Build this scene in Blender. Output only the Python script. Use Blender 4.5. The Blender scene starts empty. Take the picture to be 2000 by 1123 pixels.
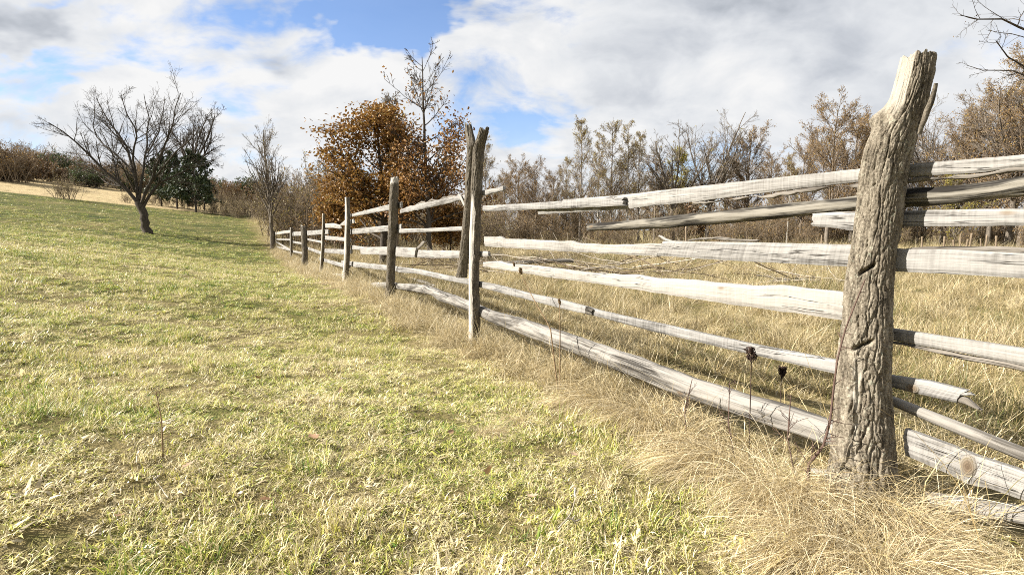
import bpy, math, random
import numpy as np
from math import radians, sin, cos, pi, sqrt

SC = bpy.context.scene
COL = SC.collection
# ------------------------------------------------------------------ camera
CAM_Z = 1.10
PITCH = radians(5.73)
FPX = 1111.1
cam = bpy.data.cameras.new('camera')
cam.lens = 20.0
cam.sensor_width = 36.0
cam.clip_start = 0.05
cam.clip_end = 6000
camo = bpy.data.objects.new('camera', cam)
COL.objects.link(camo)
camo.location = (0, 0, CAM_Z)
camo.rotation_euler = (radians(90) - PITCH, 0, 0)
SC.camera = camo
# ------------------------------------------------------------------ light, exposure
SUN_EL = radians(34)
SUN_AZ_DIR = (-0.995, -0.10)            # horizontal direction towards the sun
SUN_STRENGTH = 5.0
EXPOSURE = 1.45
SKY_STRENGTH = 0.07
sl = bpy.data.lights.new('sun', 'SUN')
sl.energy = SUN_STRENGTH
sl.angle = radians(0.53)
sl.color = (1.0, 0.955, 0.88)
so = bpy.data.objects.new('sun', sl)
COL.objects.link(so)
from mathutils import Vector
sd = Vector((SUN_AZ_DIR[0] * cos(SUN_EL), SUN_AZ_DIR[1] * cos(SUN_EL), sin(SUN_EL)))
so.rotation_euler = sd.to_track_quat('Z', 'Y').to_euler()
so.location = (-30, -3, 25)
SC.view_settings.view_transform = 'Standard'
SC.view_settings.look = 'None'
SC.view_settings.exposure = EXPOSURE
SC.view_settings.gamma = 1.0
SC.view_settings.use_curve_mapping = False
SC.render.engine = 'CYCLES'
SC.cycles.max_bounces = 4
SC.cycles.diffuse_bounces = 2
SC.cycles.glossy_bounces = 1
SC.cycles.transmission_bounces = 2
SC.cycles.use_light_tree = False
SC.cycles.use_adaptive_sampling = True
SC.cycles.adaptive_threshold = 0.02
SC.cycles.caustics_reflective = False
SC.cycles.caustics_refractive = False
SC.render.film_transparent = False
SC.cycles.use_denoising = False
SC.cycles.filter_width = 0.95


def ray(px, py):
    dx = (px - 1000.0) / FPX
    dy = (561.5 - py) / FPX
    return np.array([dx, cos(PITCH) + dy * sin(PITCH), dy * cos(PITCH) - sin(PITCH)])


# ------------------------------------------------------------------ node helper
class NT:
    def __init__(self, tree):
        self.t = tree
        self.n = tree.nodes
        self.n.clear()

    def node(self, typ, ins=None, **props):
        nd = self.n.new(typ)
        for k, v in props.items():
            setattr(nd, k, v)
        if ins:
            for k, v in ins.items():
                self.set(nd.inputs[k], v)
        return nd

    def set(self, sock, v):
        if isinstance(v, bpy.types.NodeSocket):
            self.t.links.new(v, sock)
        else:
            if isinstance(v, (tuple, list)) and sock.type == 'RGBA' and len(v) == 3:
                v = (*v, 1)
            sock.default_value = v

    def math(self, op, a, b=0.0, c=0.0, clamp=False):
        nd = self.node('ShaderNodeMath', {0: a, 1: b, 2: c}, operation=op, use_clamp=clamp)
        return nd.outputs[0]

    def vmath(self, op, a, b=(0, 0, 0)):
        nd = self.node('ShaderNodeVectorMath', {0: a, 1: b}, operation=op)
        return nd.outputs['Value'] if op in ('LENGTH', 'DISTANCE', 'DOT_PRODUCT') else nd.outputs[0]

    def noise(self, vec, scale, detail=3, rough=0.55, dist=0.0, color=False):
        nd = self.node('ShaderNodeTexNoise', {'Vector': vec, 'Scale': scale, 'Detail': detail,
                                              'Roughness': rough, 'Distortion': dist})
        return nd.outputs['Color' if color else 0]

    def mix(self, f, a, b, blend='MIX'):
        nd = self.node('ShaderNodeMix', data_type='RGBA', blend_type=blend)
        self.set(nd.inputs[0], f)
        self.set(nd.inputs[6], a)
        self.set(nd.inputs[7], b)
        return nd.outputs[2]

    def ss(self, x, lo, hi, a=0.0, b=1.0):
        nd = self.node('ShaderNodeMapRange', {0: x, 1: lo, 2: hi, 3: a, 4: b}, interpolation_type='SMOOTHSTEP')
        return nd.outputs[0]

    def ramp(self, x, stops):
        nd = self.node('ShaderNodeValToRGB', {0: x})
        cr = nd.color_ramp
        while len(cr.elements) < len(stops):
            cr.elements.new(0.5)
        for e, (p, c) in zip(cr.elements, stops):
            e.position = p
            e.color = (*c, 1)
        return nd.outputs[0]

    def comb(self, x, y, z):
        return self.node('ShaderNodeCombineXYZ', {0: x, 1: y, 2: z}).outputs[0]

    def sep(self, v):
        return self.node('ShaderNodeSeparateXYZ', {0: v}).outputs

    def attr(self, name, typ='GEOMETRY'):
        return self.node('ShaderNodeAttribute', attribute_name=name, attribute_type=typ)

    def bump(self, h, strength, dist):
        return self.node('ShaderNodeBump', {'Height': h, 'Strength': strength, 'Distance': dist}).outputs[0]


def material(name):
    m = bpy.data.materials.new(name)
    m.use_nodes = True
    return m, NT(m.node_tree)


def finish(m, nt, color, rough=0.85, normal=None, spec=0.25):
    b = nt.node('ShaderNodeBsdfPrincipled', {'Base Color': color, 'Roughness': rough, 'Specular IOR Level': spec})
    if normal is not None:
        nt.set(b.inputs['Normal'], normal)
    o = nt.node('ShaderNodeOutputMaterial', {0: b.outputs[0]})
    return m


def finish_leafy(m, nt, color, trans=0.35, rough=0.6, spec=0.25):
    b = nt.node('ShaderNodeBsdfPrincipled', {'Base Color': color, 'Roughness': rough, 'Specular IOR Level': spec})
    t = nt.node('ShaderNodeBsdfTranslucent', {'Color': color})
    x = nt.node('ShaderNodeMixShader', {0: trans, 1: b.outputs[0], 2: t.outputs[0]})
    nt.node('ShaderNodeOutputMaterial', {0: x.outputs[0]})
    return m


# ------------------------------------------------------------------ world: Nishita sky with clouds
def make_world():
    w = bpy.data.worlds.new('World')
    SC.world = w
    w.use_nodes = True
    w.cycles.sampling_method = 'NONE'
    nt = NT(w.node_tree)
    sky = nt.node('ShaderNodeTexSky', sky_type='NISHITA', sun_disc=False)
    sky.sun_elevation = SUN_EL
    sky.sun_rotation = math.atan2(SUN_AZ_DIR[0], SUN_AZ_DIR[1])
    sky.air_density = 1.0
    sky.dust_density = 0.4
    sky.ozone_density = 1.6
    d = nt.node('ShaderNodeTexCoord').outputs['Generated']
    x, y, z = nt.sep(d)
    ZO = 0.42
    zz = nt.math('ADD', nt.math('MAXIMUM', z, 0.0), ZO)
    p = nt.comb(nt.math('DIVIDE', x, zz), nt.math('DIVIDE', y, zz), 0.0)

    def P(px, py):
        r = ray(px, py)
        r = r / np.linalg.norm(r)
        q = max(r[2], 0) + ZO
        return (r[0] / q, r[1] / q, 0.0)

    warp = nt.noise(p, 2.2, 2, 0.5, color=True)
    pw = nt.vmath('ADD', p, nt.vmath('MULTIPLY', nt.vmath('SUBTRACT', warp, (0.5, 0.5, 0.5)), (0.30, 0.30, 0)))
    warp2 = nt.noise(p, 5.0, 4, 0.6, color=True)
    pb = nt.vmath('ADD', p, nt.vmath('MULTIPLY', nt.vmath('SUBTRACT', warp2, (0.5, 0.5, 0.5)), (0.35, 0.35, 0)))

    def blob(px, py, rx, ry):
        c = P(px, py)
        a = P(px + rx, py)
        b = P(px, py - ry)
        sx = abs(a[0] - c[0]) + 1e-3
        sy = sqrt((b[1] - c[1]) ** 2 + (b[0] - c[0]) ** 2) + 1e-3
        v = nt.vmath('DIVIDE', nt.vmath('SUBTRACT', pb, c), (sx, sy, 1))
        return nt.ss(nt.vmath('LENGTH', v), 1.0, 0.0)

    # long soft streets of cloud with ragged edges
    st = nt.vmath('MULTIPLY', pw, (1.0, 1.45, 1))
    cov = nt.noise(st, 2.4, 9, 0.60)
    cover = nt.math('ADD', nt.math('MULTIPLY', cov, 1.9), -0.30)
    for (px, py, rx, ry, amt) in [(765, 30, 185, 125, 1.0), (960, 150, 150, 70, .14), (520, 25, 330, 60, .22), (250, 45, 200, 50, .16),
                                  (150, 130, 300, 60, .26), (60, 18, 130, 30, .25), (0, 275, 330, 110, .12), (480, 185, 170, 50, .25), (1010, 250, 140, 90, .22)]:
        cover = nt.math('SUBTRACT', cover, nt.math('MULTIPLY', blob(px, py, rx, ry), amt))
    for (px, py, rx, ry, amt) in [(1500, 120, 750, 300, .35), (30, 65, 170, 80, .5), (400, 200, 520, 170, .16)]:
        cover = nt.math('ADD', cover, nt.math('MULTIPLY', blob(px, py, rx, ry), amt))
    alpha = nt.ss(cover, 0.22, 0.66)
    alpha = nt.math('MAXIMUM', alpha, nt.ss(z, 0.22, 0.0, 0.1, 0.75))
    q = nt.vmath('ADD', nt.vmath('MULTIPLY', pw, (1.0, 1.15, 1)), (3.1, 7.7, 0))
    na = nt.noise(q, 3.6, 8, 0.55)
    nb = nt.noise(nt.vmath('ADD', q, (-0.05, 0.05, 0)), 3.6, 8, 0.55)
    sh = nt.math('ADD', nt.math('MULTIPLY', na, 0.65), nt.math('MULTIPLY', nt.math('SUBTRACT', na, nb), 0.5))
    sh = nt.math('ADD', sh, 0.24)
    for (px, py, rx, ry, amt) in [(1500, 40, 600, 200, .13), (1750, 90, 480, 160, .10), (10, 55, 170, 75, .38), (1180, 170, 330, 130, .08),
                                  (545, 125, 75, 45, .22), (1460, 10, 220, 70, .14)]:
        sh = nt.math('SUBTRACT', sh, nt.math('MULTIPLY', blob(px, py, rx, ry), amt))
    for (px, py, rx, ry, amt) in [(1040, 280, 95, 75, .25), (1090, 170, 110, 60, .14), (450, 150, 560, 130, .16), (600, 290, 520, 90, .12)]:
        sh = nt.math('ADD', sh, nt.math('MULTIPLY', blob(px, py, rx, ry), amt))
    k = 0.325 / SKY_STRENGTH
    ccol = nt.ramp(sh, [(0.08, (.40 * k, .44 * k, .50 * k)), (0.34, (.68 * k, .715 * k, .775 * k)),
                        (0.52, (.89 * k, .915 * k, .95 * k)), (0.70, (1.05 * k, 1.05 * k, 1.05 * k))])
    skyc = nt.mix(1.0, sky.outputs[0], (0.72, 0.85, 1.06), 'MULTIPLY')
    c = nt.mix(alpha, skyc, ccol)
    bg = nt.node('ShaderNodeBackground', {0: c, 1: SKY_STRENGTH})
    nt.node('ShaderNodeOutputWorld', {0: bg.outputs[0]})


make_world()

# ------------------------------------------------------------------ numpy noise
_rs = np.random.RandomState(7)
_perm = _rs.permutation(256)
_perm = np.concatenate([_perm, _perm, _perm])
_grad = _rs.normal(size=(256, 3))
_grad /= np.linalg.norm(_grad, axis=1)[:, None]


def pn(x, y, z=0.0):
    x, y, z = np.broadcast_arrays(np.asarray(x, float), np.asarray(y, float), np.asarray(z, float))
    xi = np.floor(x).astype(int); yi = np.floor(y).astype(int); zi = np.floor(z).astype(int)
    xf = x - xi; yf = y - yi; zf = z - zi
    u = xf * xf * xf * (xf * (xf * 6 - 15) + 10)
    v = yf * yf * yf * (yf * (yf * 6 - 15) + 10)
    w = zf * zf * zf * (zf * (zf * 6 - 15) + 10)
    r = 0
    for a in (0, 1):
        for b in (0, 1):
            for c in (0, 1):
                h = _perm[_perm[_perm[(xi + a) & 255] + ((yi + b) & 255)] + ((zi + c) & 255)]
                g = _grad[h]
                dd = g[..., 0] * (xf - a) + g[..., 1] * (yf - b) + g[..., 2] * (zf - c)
                r = r + dd * (u if a else 1 - u) * (v if b else 1 - v) * (w if c else 1 - w)
    return r * 1.6


def fbm(x, y, z=0.0, o=4):
    s = 0; a = 1.0; f = 1.0
    for i in range(o):
        s = s + a * pn(np.asarray(x) * f + 17.3 * i, np.asarray(y) * f + 5.1 * i, np.asarray(z) * f)
        a *= 0.5; f *= 2.03
    return s


def sstep(x, a, b):
    t = np.clip((np.asarray(x, float) - a) / (b - a), 0, 1)
    return t * t * (3 - 2 * t)


# ------------------------------------------------------------------ mesh helpers
def mesh_np(name, V, quads=None, tris=None, smooth=True, attrs=None, mats=()):
    me = bpy.data.meshes.new(name)
    V = np.asarray(V, np.float32).reshape(-1, 3)
    q = np.zeros((0, 4), np.int32) if quads is None or len(quads) == 0 else np.asarray(quads, np.int32)
    t = np.zeros((0, 3), np.int32) if tris is None or len(tris) == 0 else np.asarray(tris, np.int32)
    me.vertices.add(len(V))
    me.vertices.foreach_set('co', V.ravel())
    nl = q.size + t.size
    if nl:
        me.loops.add(nl)
        me.loops.foreach_set('vertex_index', np.concatenate([q.ravel(), t.ravel()]))
        me.polygons.add(len(q) + len(t))
        st = np.concatenate([np.arange(len(q)) * 4, q.size + np.arange(len(t)) * 3]).astype(np.int32)
        me.polygons.foreach_set('loop_start', st)
        me.polygons.foreach_set('use_smooth', np.full(len(q) + len(t), smooth, bool))
    for k, a in (attrs or {}).items():
        a = np.asarray(a, np.float32)
        if a.ndim == 1:
            at = me.attributes.new(k, 'FLOAT', 'POINT')
            at.data.foreach_set('value', a)
        else:
            at = me.attributes.new(k, 'FLOAT_VECTOR', 'POINT')
            at.data.foreach_set('vector', a.ravel())
    for m in mats:
        me.materials.append(m)
    me.update(calc_edges=True)
    me.validate()
    return me


def obj(name, me, parent=None, label=None, cat=None, group=None, kind=None, loc=None):
    o = bpy.data.objects.new(name, me)
    COL.objects.link(o)
    if parent is not None:
        o.parent = parent
    if loc is not None:
        o.location = loc
    if label: o['label'] = label
    if cat: o['category'] = cat
    if group: o['group'] = group
    if kind: o['kind'] = kind
    return o


def copy_tree(o, parent=None):
    c = o.copy()
    COL.objects.link(c)
    c.parent = parent
    for ch in o.children:
        copy_tree(ch, c)
    return c


def tubes(P, R, sides):
    """P (B,n,3), R (B,n) -> verts, quads of tapered tubes"""
    B, n, _ = P.shape
    T = np.gradient(P, axis=1)
    T /= np.linalg.norm(T, axis=2, keepdims=True) + 1e-9
    mean = T.mean(axis=1)
    ref = np.where(np.abs(mean[:, 2:3]) > 0.85, np.array([[1.0, 0.13, 0]]), np.array([[0.1, 0.07, 1.0]]))
    U = np.cross(T, ref[:, None, :])
    U /= np.linalg.norm(U, axis=2, keepdims=True) + 1e-9
    W = np.cross(T, U)
    a = np.linspace(0, 2 * pi, sides, endpoint=False)
    V = P[:, :, None, :] + R[:, :, None, None] * (np.cos(a)[None, None, :, None] * U[:, :, None, :] + np.sin(a)[None, None, :, None] * W[:, :, None, :])
    idx = np.arange(B * n * sides).reshape(B, n, sides)
    a0 = idx[:, :-1, :]; a1 = np.roll(idx, -1, 2)[:, :-1, :]
    b0 = idx[:, 1:, :]; b1 = np.roll(idx, -1, 2)[:, 1:, :]
    Q = np.stack([a0, a1, b1, b0], -1).reshape(-1, 4)
    return V.reshape(-1, 3), Q


def merge(parts):
    Vs, Qs, off = [], [], 0
    for V, Q in parts:
        Vs.append(V); Qs.append(Q + off); off += len(V)
    return np.concatenate(Vs), np.concatenate(Qs)


# ------------------------------------------------------------------ fence line and terrain
NB = np.array([0.8930, 0.4501, 0.0])      # away from the field, across the fence
UU = np.array([-0.4501, 0.8930, 0.0])     # along the fence, away from the camera
FC = 2.7 * 0.8930


def fence_d(x, y):
    return FC - (x * NB[0] + y * NB[1])    # >0 on the pasture side


def height(x, y):
    x = np.asarray(x, float); y = np.asarray(y, float)
    d = fence_d(x, y)
    left = 0.15 * (np.sqrt(np.maximum(d, 0) ** 2 + 4) - 2)
    left = np.where(left > 9, 9 + (left - 9) * 0.35, left)
    yy = np.maximum(y - 24, 0)
    rise = 0.09 * (np.sqrt(yy * yy + 9) - 3)
    rise = np.where(rise > 6, 6 + (rise - 6) * 0.3, rise)
    rise = rise * sstep(d, -14, -1)
    prof = np.interp(y, [0, 2.3, 4, 6.2, 9.4, 12.9, 16.2, 19.4, 23.2, 30, 40], [0.02, 0.0, -.12, -.17, -.06, -.07, -.19, -.21, -.08, -.15, 0])
    near = sstep(np.abs(d), 9, 1)
    right = -0.10 * sstep(-d, 2, 12)
    fade = sstep(np.hypot(x, y), 60, 12)
    bump = 0.045 * fbm(x * 0.55, y * 0.55, 3.3, 3) + 0.018 * fbm(x * 2.3, y * 2.3, 8.1, 2)
    return left + rise + prof * near + right + bump * (0.25 + 0.75 * fade)


def hz(x, y):
    return float(height(np.array([x]), np.array([y]))[0])


def on_ground(px, py, tmax=400):
    r = ray(px, py)
    t = np.linspace(0.8, tmax, 40000) if tmax > 80 else np.linspace(0.8, tmax, 9000)
    zz = CAM_Z + r[2] * t
    g = height(r[0] * t, r[1] * t)
    below = np.nonzero(zz <= g)[0]
    i = below[0] if len(below) else len(t) - 1
    return np.array([r[0] * t[i], r[1] * t[i], g[i]])


def at(px, py, Y):
    r = ray(px, py)
    t = Y / r[1]
    return np.array([r[0] * t, Y, CAM_Z + r[2] * t])


def ground_at(px, Y):
    x = (px - 1000.0) / FPX * Y
    return np.array([x, Y, hz(x, Y)])


def on_fence(px, py, o=0.0):
    r = ray(px, py)
    t = (FC + o) / (r @ NB)
    return np.array([0, 0, CAM_Z]) + r * t


def to_sz(p):
    return np.array([(p - np.array([2.7, 0, 0])) @ UU, p[2]])


def from_sz(s, z, o):
    s = np.asarray(s)
    b = np.array([2.7, 0, 0])[None, :] + s[:, None] * UU[None, :] + np.asarray(o).reshape(-1, 1) * NB[None, :]
    b = b.copy()
    b[:, 2] = z
    return b


# pasture far border: beyond it rough tan ground and scrub
def border(x, y):
    # >0 beyond the pasture
    ax, ay, bx, by = -41.0, 45.5, -23.0, 55.0
    nx, ny = -(by - ay), (bx - ax)
    L = math.hypot(nx, ny)
    return ((x - ax) * nx + (y - ay) * ny) / L


def dryness(x, y):
    """0 green .. 1 straw; own growth pattern of the sward"""
    d = fence_d(x, y)
    n1 = fbm(x * 0.35, y * 0.35, 1.7, 3)
    n2 = fbm(x * 1.7, y * 1.7, 4.2, 3)
    n3 = fbm(x * 6.0, y * 6.0, 9.2, 2)
    far = sstep(y, 9, 26)
    base = 0.58 + 0.22 * n1 + 0.28 * n2 + 0.15 * n3 - 0.19 * far
    strip = sstep(d, 0.85, 0.1)
    base = base * (1 - strip) + (0.93 + 0.1 * n2) * strip
    rightside = sstep(-d, 0.2, 1.4)
    base = np.where(d < 0, 0.86 + 0.12 * n1 + 0.22 * n2, base)
    base = base + 0.5 * sstep(border(x, y), 0.0, 1.0) * (d > 0)
    return np.clip(base, 0.0, 1.0)


def terrain():
    def axis(lo, hi, c, fine, grow):
        pts = [c]
        st = fine
        while pts[-1] < hi:
            pts.append(pts[-1] + st); st *= grow
        neg = [c]; st = fine
        while neg[-1] > lo:
            neg.append(neg[-1] - st); st *= grow
        return np.array(sorted(set(neg[1:] + pts)))
    xs = axis(-2500, 2500, 0.0, 0.09, 1.028)
    ys = axis(-60, 3500, 3.0, 0.09, 1.024)
    X, Y = np.meshgrid(xs, ys)
    Z = height(X, Y)
    nx, ny = len(xs), len(ys)
    V = np.stack([X, Y, Z], -1).reshape(-1, 3)
    idx = np.arange(nx * ny).reshape(ny, nx)
    Q = np.stack([idx[:-1, :-1], idx[:-1, 1:], idx[1:, 1:], idx[1:, :-1]], -1).reshape(-1, 4)
    dry = dryness(X.ravel(), Y.ravel())
    rough = sstep(border(X.ravel(), Y.ravel()), 0, 1.2) * (fence_d(X.ravel(), Y.ravel()) > 0)
    m, nt = material('meadow ground')
    pos = nt.node('ShaderNodeNewGeometry').outputs['Position']
    dr = nt.attr('dry').outputs['Fac']
    rg = nt.attr('rough').outputs['Fac']
    n1 = nt.noise(pos, 3.0, 5, 0.65)
    n2 = nt.noise(pos, 26.0, 4, 0.7)
    n3 = nt.noise(pos, 0.8, 3, 0.5)
    f = nt.math('ADD', nt.math('MULTIPLY', dr, 0.9), nt.math('MULTIPLY', nt.math('SUBTRACT', n1, 0.5), 0.9))
    f = nt.math('ADD', f, nt.math('MULTIPLY', nt.math('SUBTRACT', n2, 0.5), 0.8))
    c = nt.ramp(f, [(0.12, (.040, .050, .012)), (0.38, (.095, .092, .026)), (0.62, (.150, .120, .050)), (0.92, (.24, .19, .095))])
    tan = nt.ramp(n3, [(0.3, (.28, .21, .11)), (0.5, (.40, .31, .17)), (0.7, (.24, .19, .09))])
    c = nt.mix(rg, c, tan)
    bh = nt.math('ADD', nt.math('MULTIPLY', n2, 0.6), n1)
    finish(m, nt, c, 0.95, nt.bump(bh, 0.9, 0.06), 0.1)
    me = mesh_np('meadow_ground', V, Q, attrs={'dry': dry, 'rough': rough}, mats=[m])
    obj('ground', me, kind='structure')


terrain()


# ------------------------------------------------------------------ wood materials
def wood_material(name, dark, light, warm, saw=0.5, crackw=0.010, midf=0.72, gain=2.0):
    m, nt = material(name)
    g = nt.attr('grain').outputs['Vector']
    s, v, sd_ = nt.sep(g)
    tone = nt.attr('tone').outputs['Fac']
    c1 = nt.comb(nt.math('MULTIPLY', s, 2.2), nt.math('MULTIPLY', v, 95.0), sd_)
    wob = nt.noise(nt.comb(nt.math('MULTIPLY', s, 1.6), nt.math('MULTIPLY', v, 9.0), sd_), 1.0, 2, 0.5)
    v2 = nt.math('ADD', nt.math('MULTIPLY', v, 40.0), nt.math('MULTIPLY', wob, 5.0))
    rings = nt.noise(nt.comb(nt.math('MULTIPLY', s, 0.5), v2, sd_), 1.0, 2, 0.5)
    fib = nt.noise(c1, 1.0, 5, 0.7)
    broad = nt.noise(nt.comb(nt.math('MULTIPLY', s, 2.3), nt.math('MULTIPLY', v, 14.0), nt.math('ADD', sd_, 3.0)), 1.0, 4, 0.6)
    sawn = nt.noise(nt.comb(nt.math('MULTIPLY', s, 75.0), nt.math('MULTIPLY', v, 4.0), sd_), 1.0, 2, 0.5)
    f = nt.math('ADD', nt.math('MULTIPLY', fib, 0.40), nt.math('MULTIPLY', broad, 0.50))
    f = nt.math('ADD', f, nt.math('MULTIPLY', rings, 0.28))
    f = nt.math('ADD', f, nt.math('MULTIPLY', sawn, 0.22 * saw))
    f = nt.math('SUBTRACT', f, 0.09 + 0.11 * saw)
    f = nt.math('ADD', nt.math('MULTIPLY', nt.math('SUBTRACT', f, 0.5), gain), 0.47)
    c = nt.ramp(f, [(0.26, dark), (0.44, tuple(midf * q_ for q_ in light)), (0.60, light)])
    c = nt.mix(tone, c, nt.mix(0.75, c, warm))
    cr = nt.noise(nt.comb(nt.math('MULTIPLY', s, 0.9), nt.math('MULTIPLY', v, 26.0), nt.math('ADD', sd_, 9.0)), 1.0, 3, 0.6)
    crk = nt.ss(nt.math('ABSOLUTE', nt.math('SUBTRACT', cr, 0.5)), crackw, 0.0)
    gate = nt.ss(nt.noise(nt.comb(nt.math('MULTIPLY', s, 1.3), nt.math('MULTIPLY', v, 5.0), nt.math('ADD', sd_, 5.0)), 1.0, 1), 0.52, 0.60)
    crk = nt.math('MULTIPLY', crk, gate)
    c = nt.mix(nt.math('MULTIPLY', crk, 0.85), c, (.045, .038, .03))
    # small knots and nail stains
    vv = nt.node('ShaderNodeTexVoronoi', {'Vector': nt.comb(nt.math('MULTIPLY', s, 4.0), nt.math('MULTIPLY', v, 11.0), sd_), 'Scale': 1.0}, feature='F1')
    sp = nt.ss(vv.outputs['Distance'], 0.16, 0.05)
    spg = nt.math('GREATER_THAN', nt.sep(vv.outputs['Color'])[0], 0.78)
    c = nt.mix(nt.math('MULTIPLY', nt.math('MULTIPLY', sp, spg), 0.65), c, (.17, .115, .065))
    h = nt.math('SUBTRACT', nt.math('ADD', nt.math('MULTIPLY', fib, 0.6), nt.math('MULTIPLY', sawn, 0.35 * saw)), nt.math('MULTIPLY', crk, 1.6))
    # grey rain stains
    stn = nt.ss(nt.noise(nt.comb(nt.math('MULTIPLY', s, 5.0), nt.math('MULTIPLY', v, 7.0), nt.math('ADD', sd_, 13.0)), 1.0, 5, 0.65), 0.52, 0.70)
    c = nt.mix(nt.math('MULTIPLY', stn, 0.28), c, nt.mix(1.0, c, (.48, .47, .45), 'MULTIPLY'))
    finish(m, nt, c, 0.85, nt.bump(h, 1.0, 0.006), 0.2)
    return m


M_BOARD = wood_material('weathered sawn board', (.062, .057, .051), (.270, .257, .238), (.36, .33, .285), saw=1.1, gain=1.5)
M_LOG = wood_material('weathered round log', (.050, .045, .039), (.245, .228, .203), (.25, .215, .170), saw=0.0, crackw=0.035, midf=0.62, gain=2.6)
M_POLE = wood_material('dark lichen pole', (.018, .015, .012), (.19, .172, .140), (.16, .14, .095), saw=0.0, crackw=0.05, midf=0.38, gain=3.6)
M_STRIP = wood_material('grey edge bark strip', (.055, .046, .038), (.20, .178, .150), (.19, .155, .115), saw=0.0, crackw=0.03)


def bark_material(name, dark, mid, light, bare, lichen=(.42, .42, .30), lich=0.5):
    m, nt = material(name)
    g = nt.attr('grain').outputs['Vector']
    s, v, sd_ = nt.sep(g)
    pos = nt.node('ShaderNodeTexCoord').outputs['Object']
    br = nt.attr('bare').outputs['Fac']
    n1 = nt.noise(nt.comb(nt.math('MULTIPLY', s, 9.0), nt.math('MULTIPLY', v, 42.0), sd_), 1.0, 5, 0.65)
    n2 = nt.noise(pos, 120.0, 4, 0.65)
    n3 = nt.noise(pos, 9.0, 3, 0.6)
    f = nt.math('ADD', nt.math('MULTIPLY', n1, 0.55), nt.math('MULTIPLY', n2, 0.45))
    c = nt.ramp(f, [(0.36, dark), (0.48, mid), (0.64, light)])
    lf = nt.math('MULTIPLY', nt.ss(nt.noise(pos, 55.0, 4, 0.7), 0.56, 0.66), nt.ss(n3, 0.42, 0.62))
    c = nt.mix(nt.math('MULTIPLY', lf, lich), c, lichen)
    fib = nt.noise(nt.comb(nt.math('MULTIPLY', s, 3.0), nt.math('MULTIPLY', v, 90.0), sd_), 1.0, 5, 0.7)
    bw = nt.ramp(nt.math('ADD', nt.math('MULTIPLY', fib, 0.7), nt.math('MULTIPLY', n3, 0.3)), [(0.30, tuple(0.40 * q for q in bare)), (0.45, tuple(.80 * q for q in bare)), (0.62, bare)])
    c = nt.mix(br, c, bw)
    h = nt.math('ADD', n1, nt.math('MULTIPLY', n2, 0.7))
    finish(m, nt, c, 0.9, nt.bump(h, 0.8, 0.006), 0.2)
    return m


M_BARK1 = bark_material('rough furrowed bark', (.028, .022, .015), (.130, .108, .078), (.30, .262, .20), (.36, .325, .265), lichen=(.33, .33, .25), lich=0.7)
M_BARK2 = bark_material('peeling post bark', (.028, .023, .017), (.092, .077, .057), (.20, .172, .130), (.50, .46, .40), lich=0.3, lichen=(.25, .25, .18))

# ------------------------------------------------------------------ fence builders
fence = obj('wooden_fence', None, label='weathered board fence with rough bark posts and missing rails along the pasture edge', cat='fence')
_seed = [0]


def resample(poly, n, px=True, o=0.0):
    pts = np.array([to_sz(on_fence(x, y, o)) for x, y in poly])
    seg = np.r_[0, np.cumsum(np.linalg.norm(np.diff(pts, axis=0), axis=1))]
    t = np.linspace(0, seg[-1], n)
    return np.stack([np.interp(t, seg, pts[:, 0]), np.interp(t, seg, pts[:, 1])], 1)


def extend(E, s_end):
    """continue an edge straight on to fence coordinate s_end (towards smaller s)"""
    k = max(3, len(E) // 4)
    d = E[-1] - E[-k]
    if abs(d[0]) < 1e-6:
        return E
    sl_ = d[1] / d[0]
    st = abs(E[0, 0] - E[-1, 0]) / len(E)
    n = int(max(4, abs(E[-1, 0] - s_end) / max(st, .02)))
    ss_ = np.linspace(E[-1, 0], s_end, n + 1)[1:]
    return np.concatenate([E, np.stack([ss_, E[-1, 1] + 0.75 * sl_ * (ss_ - E[-1, 0])], 1)])


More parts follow.
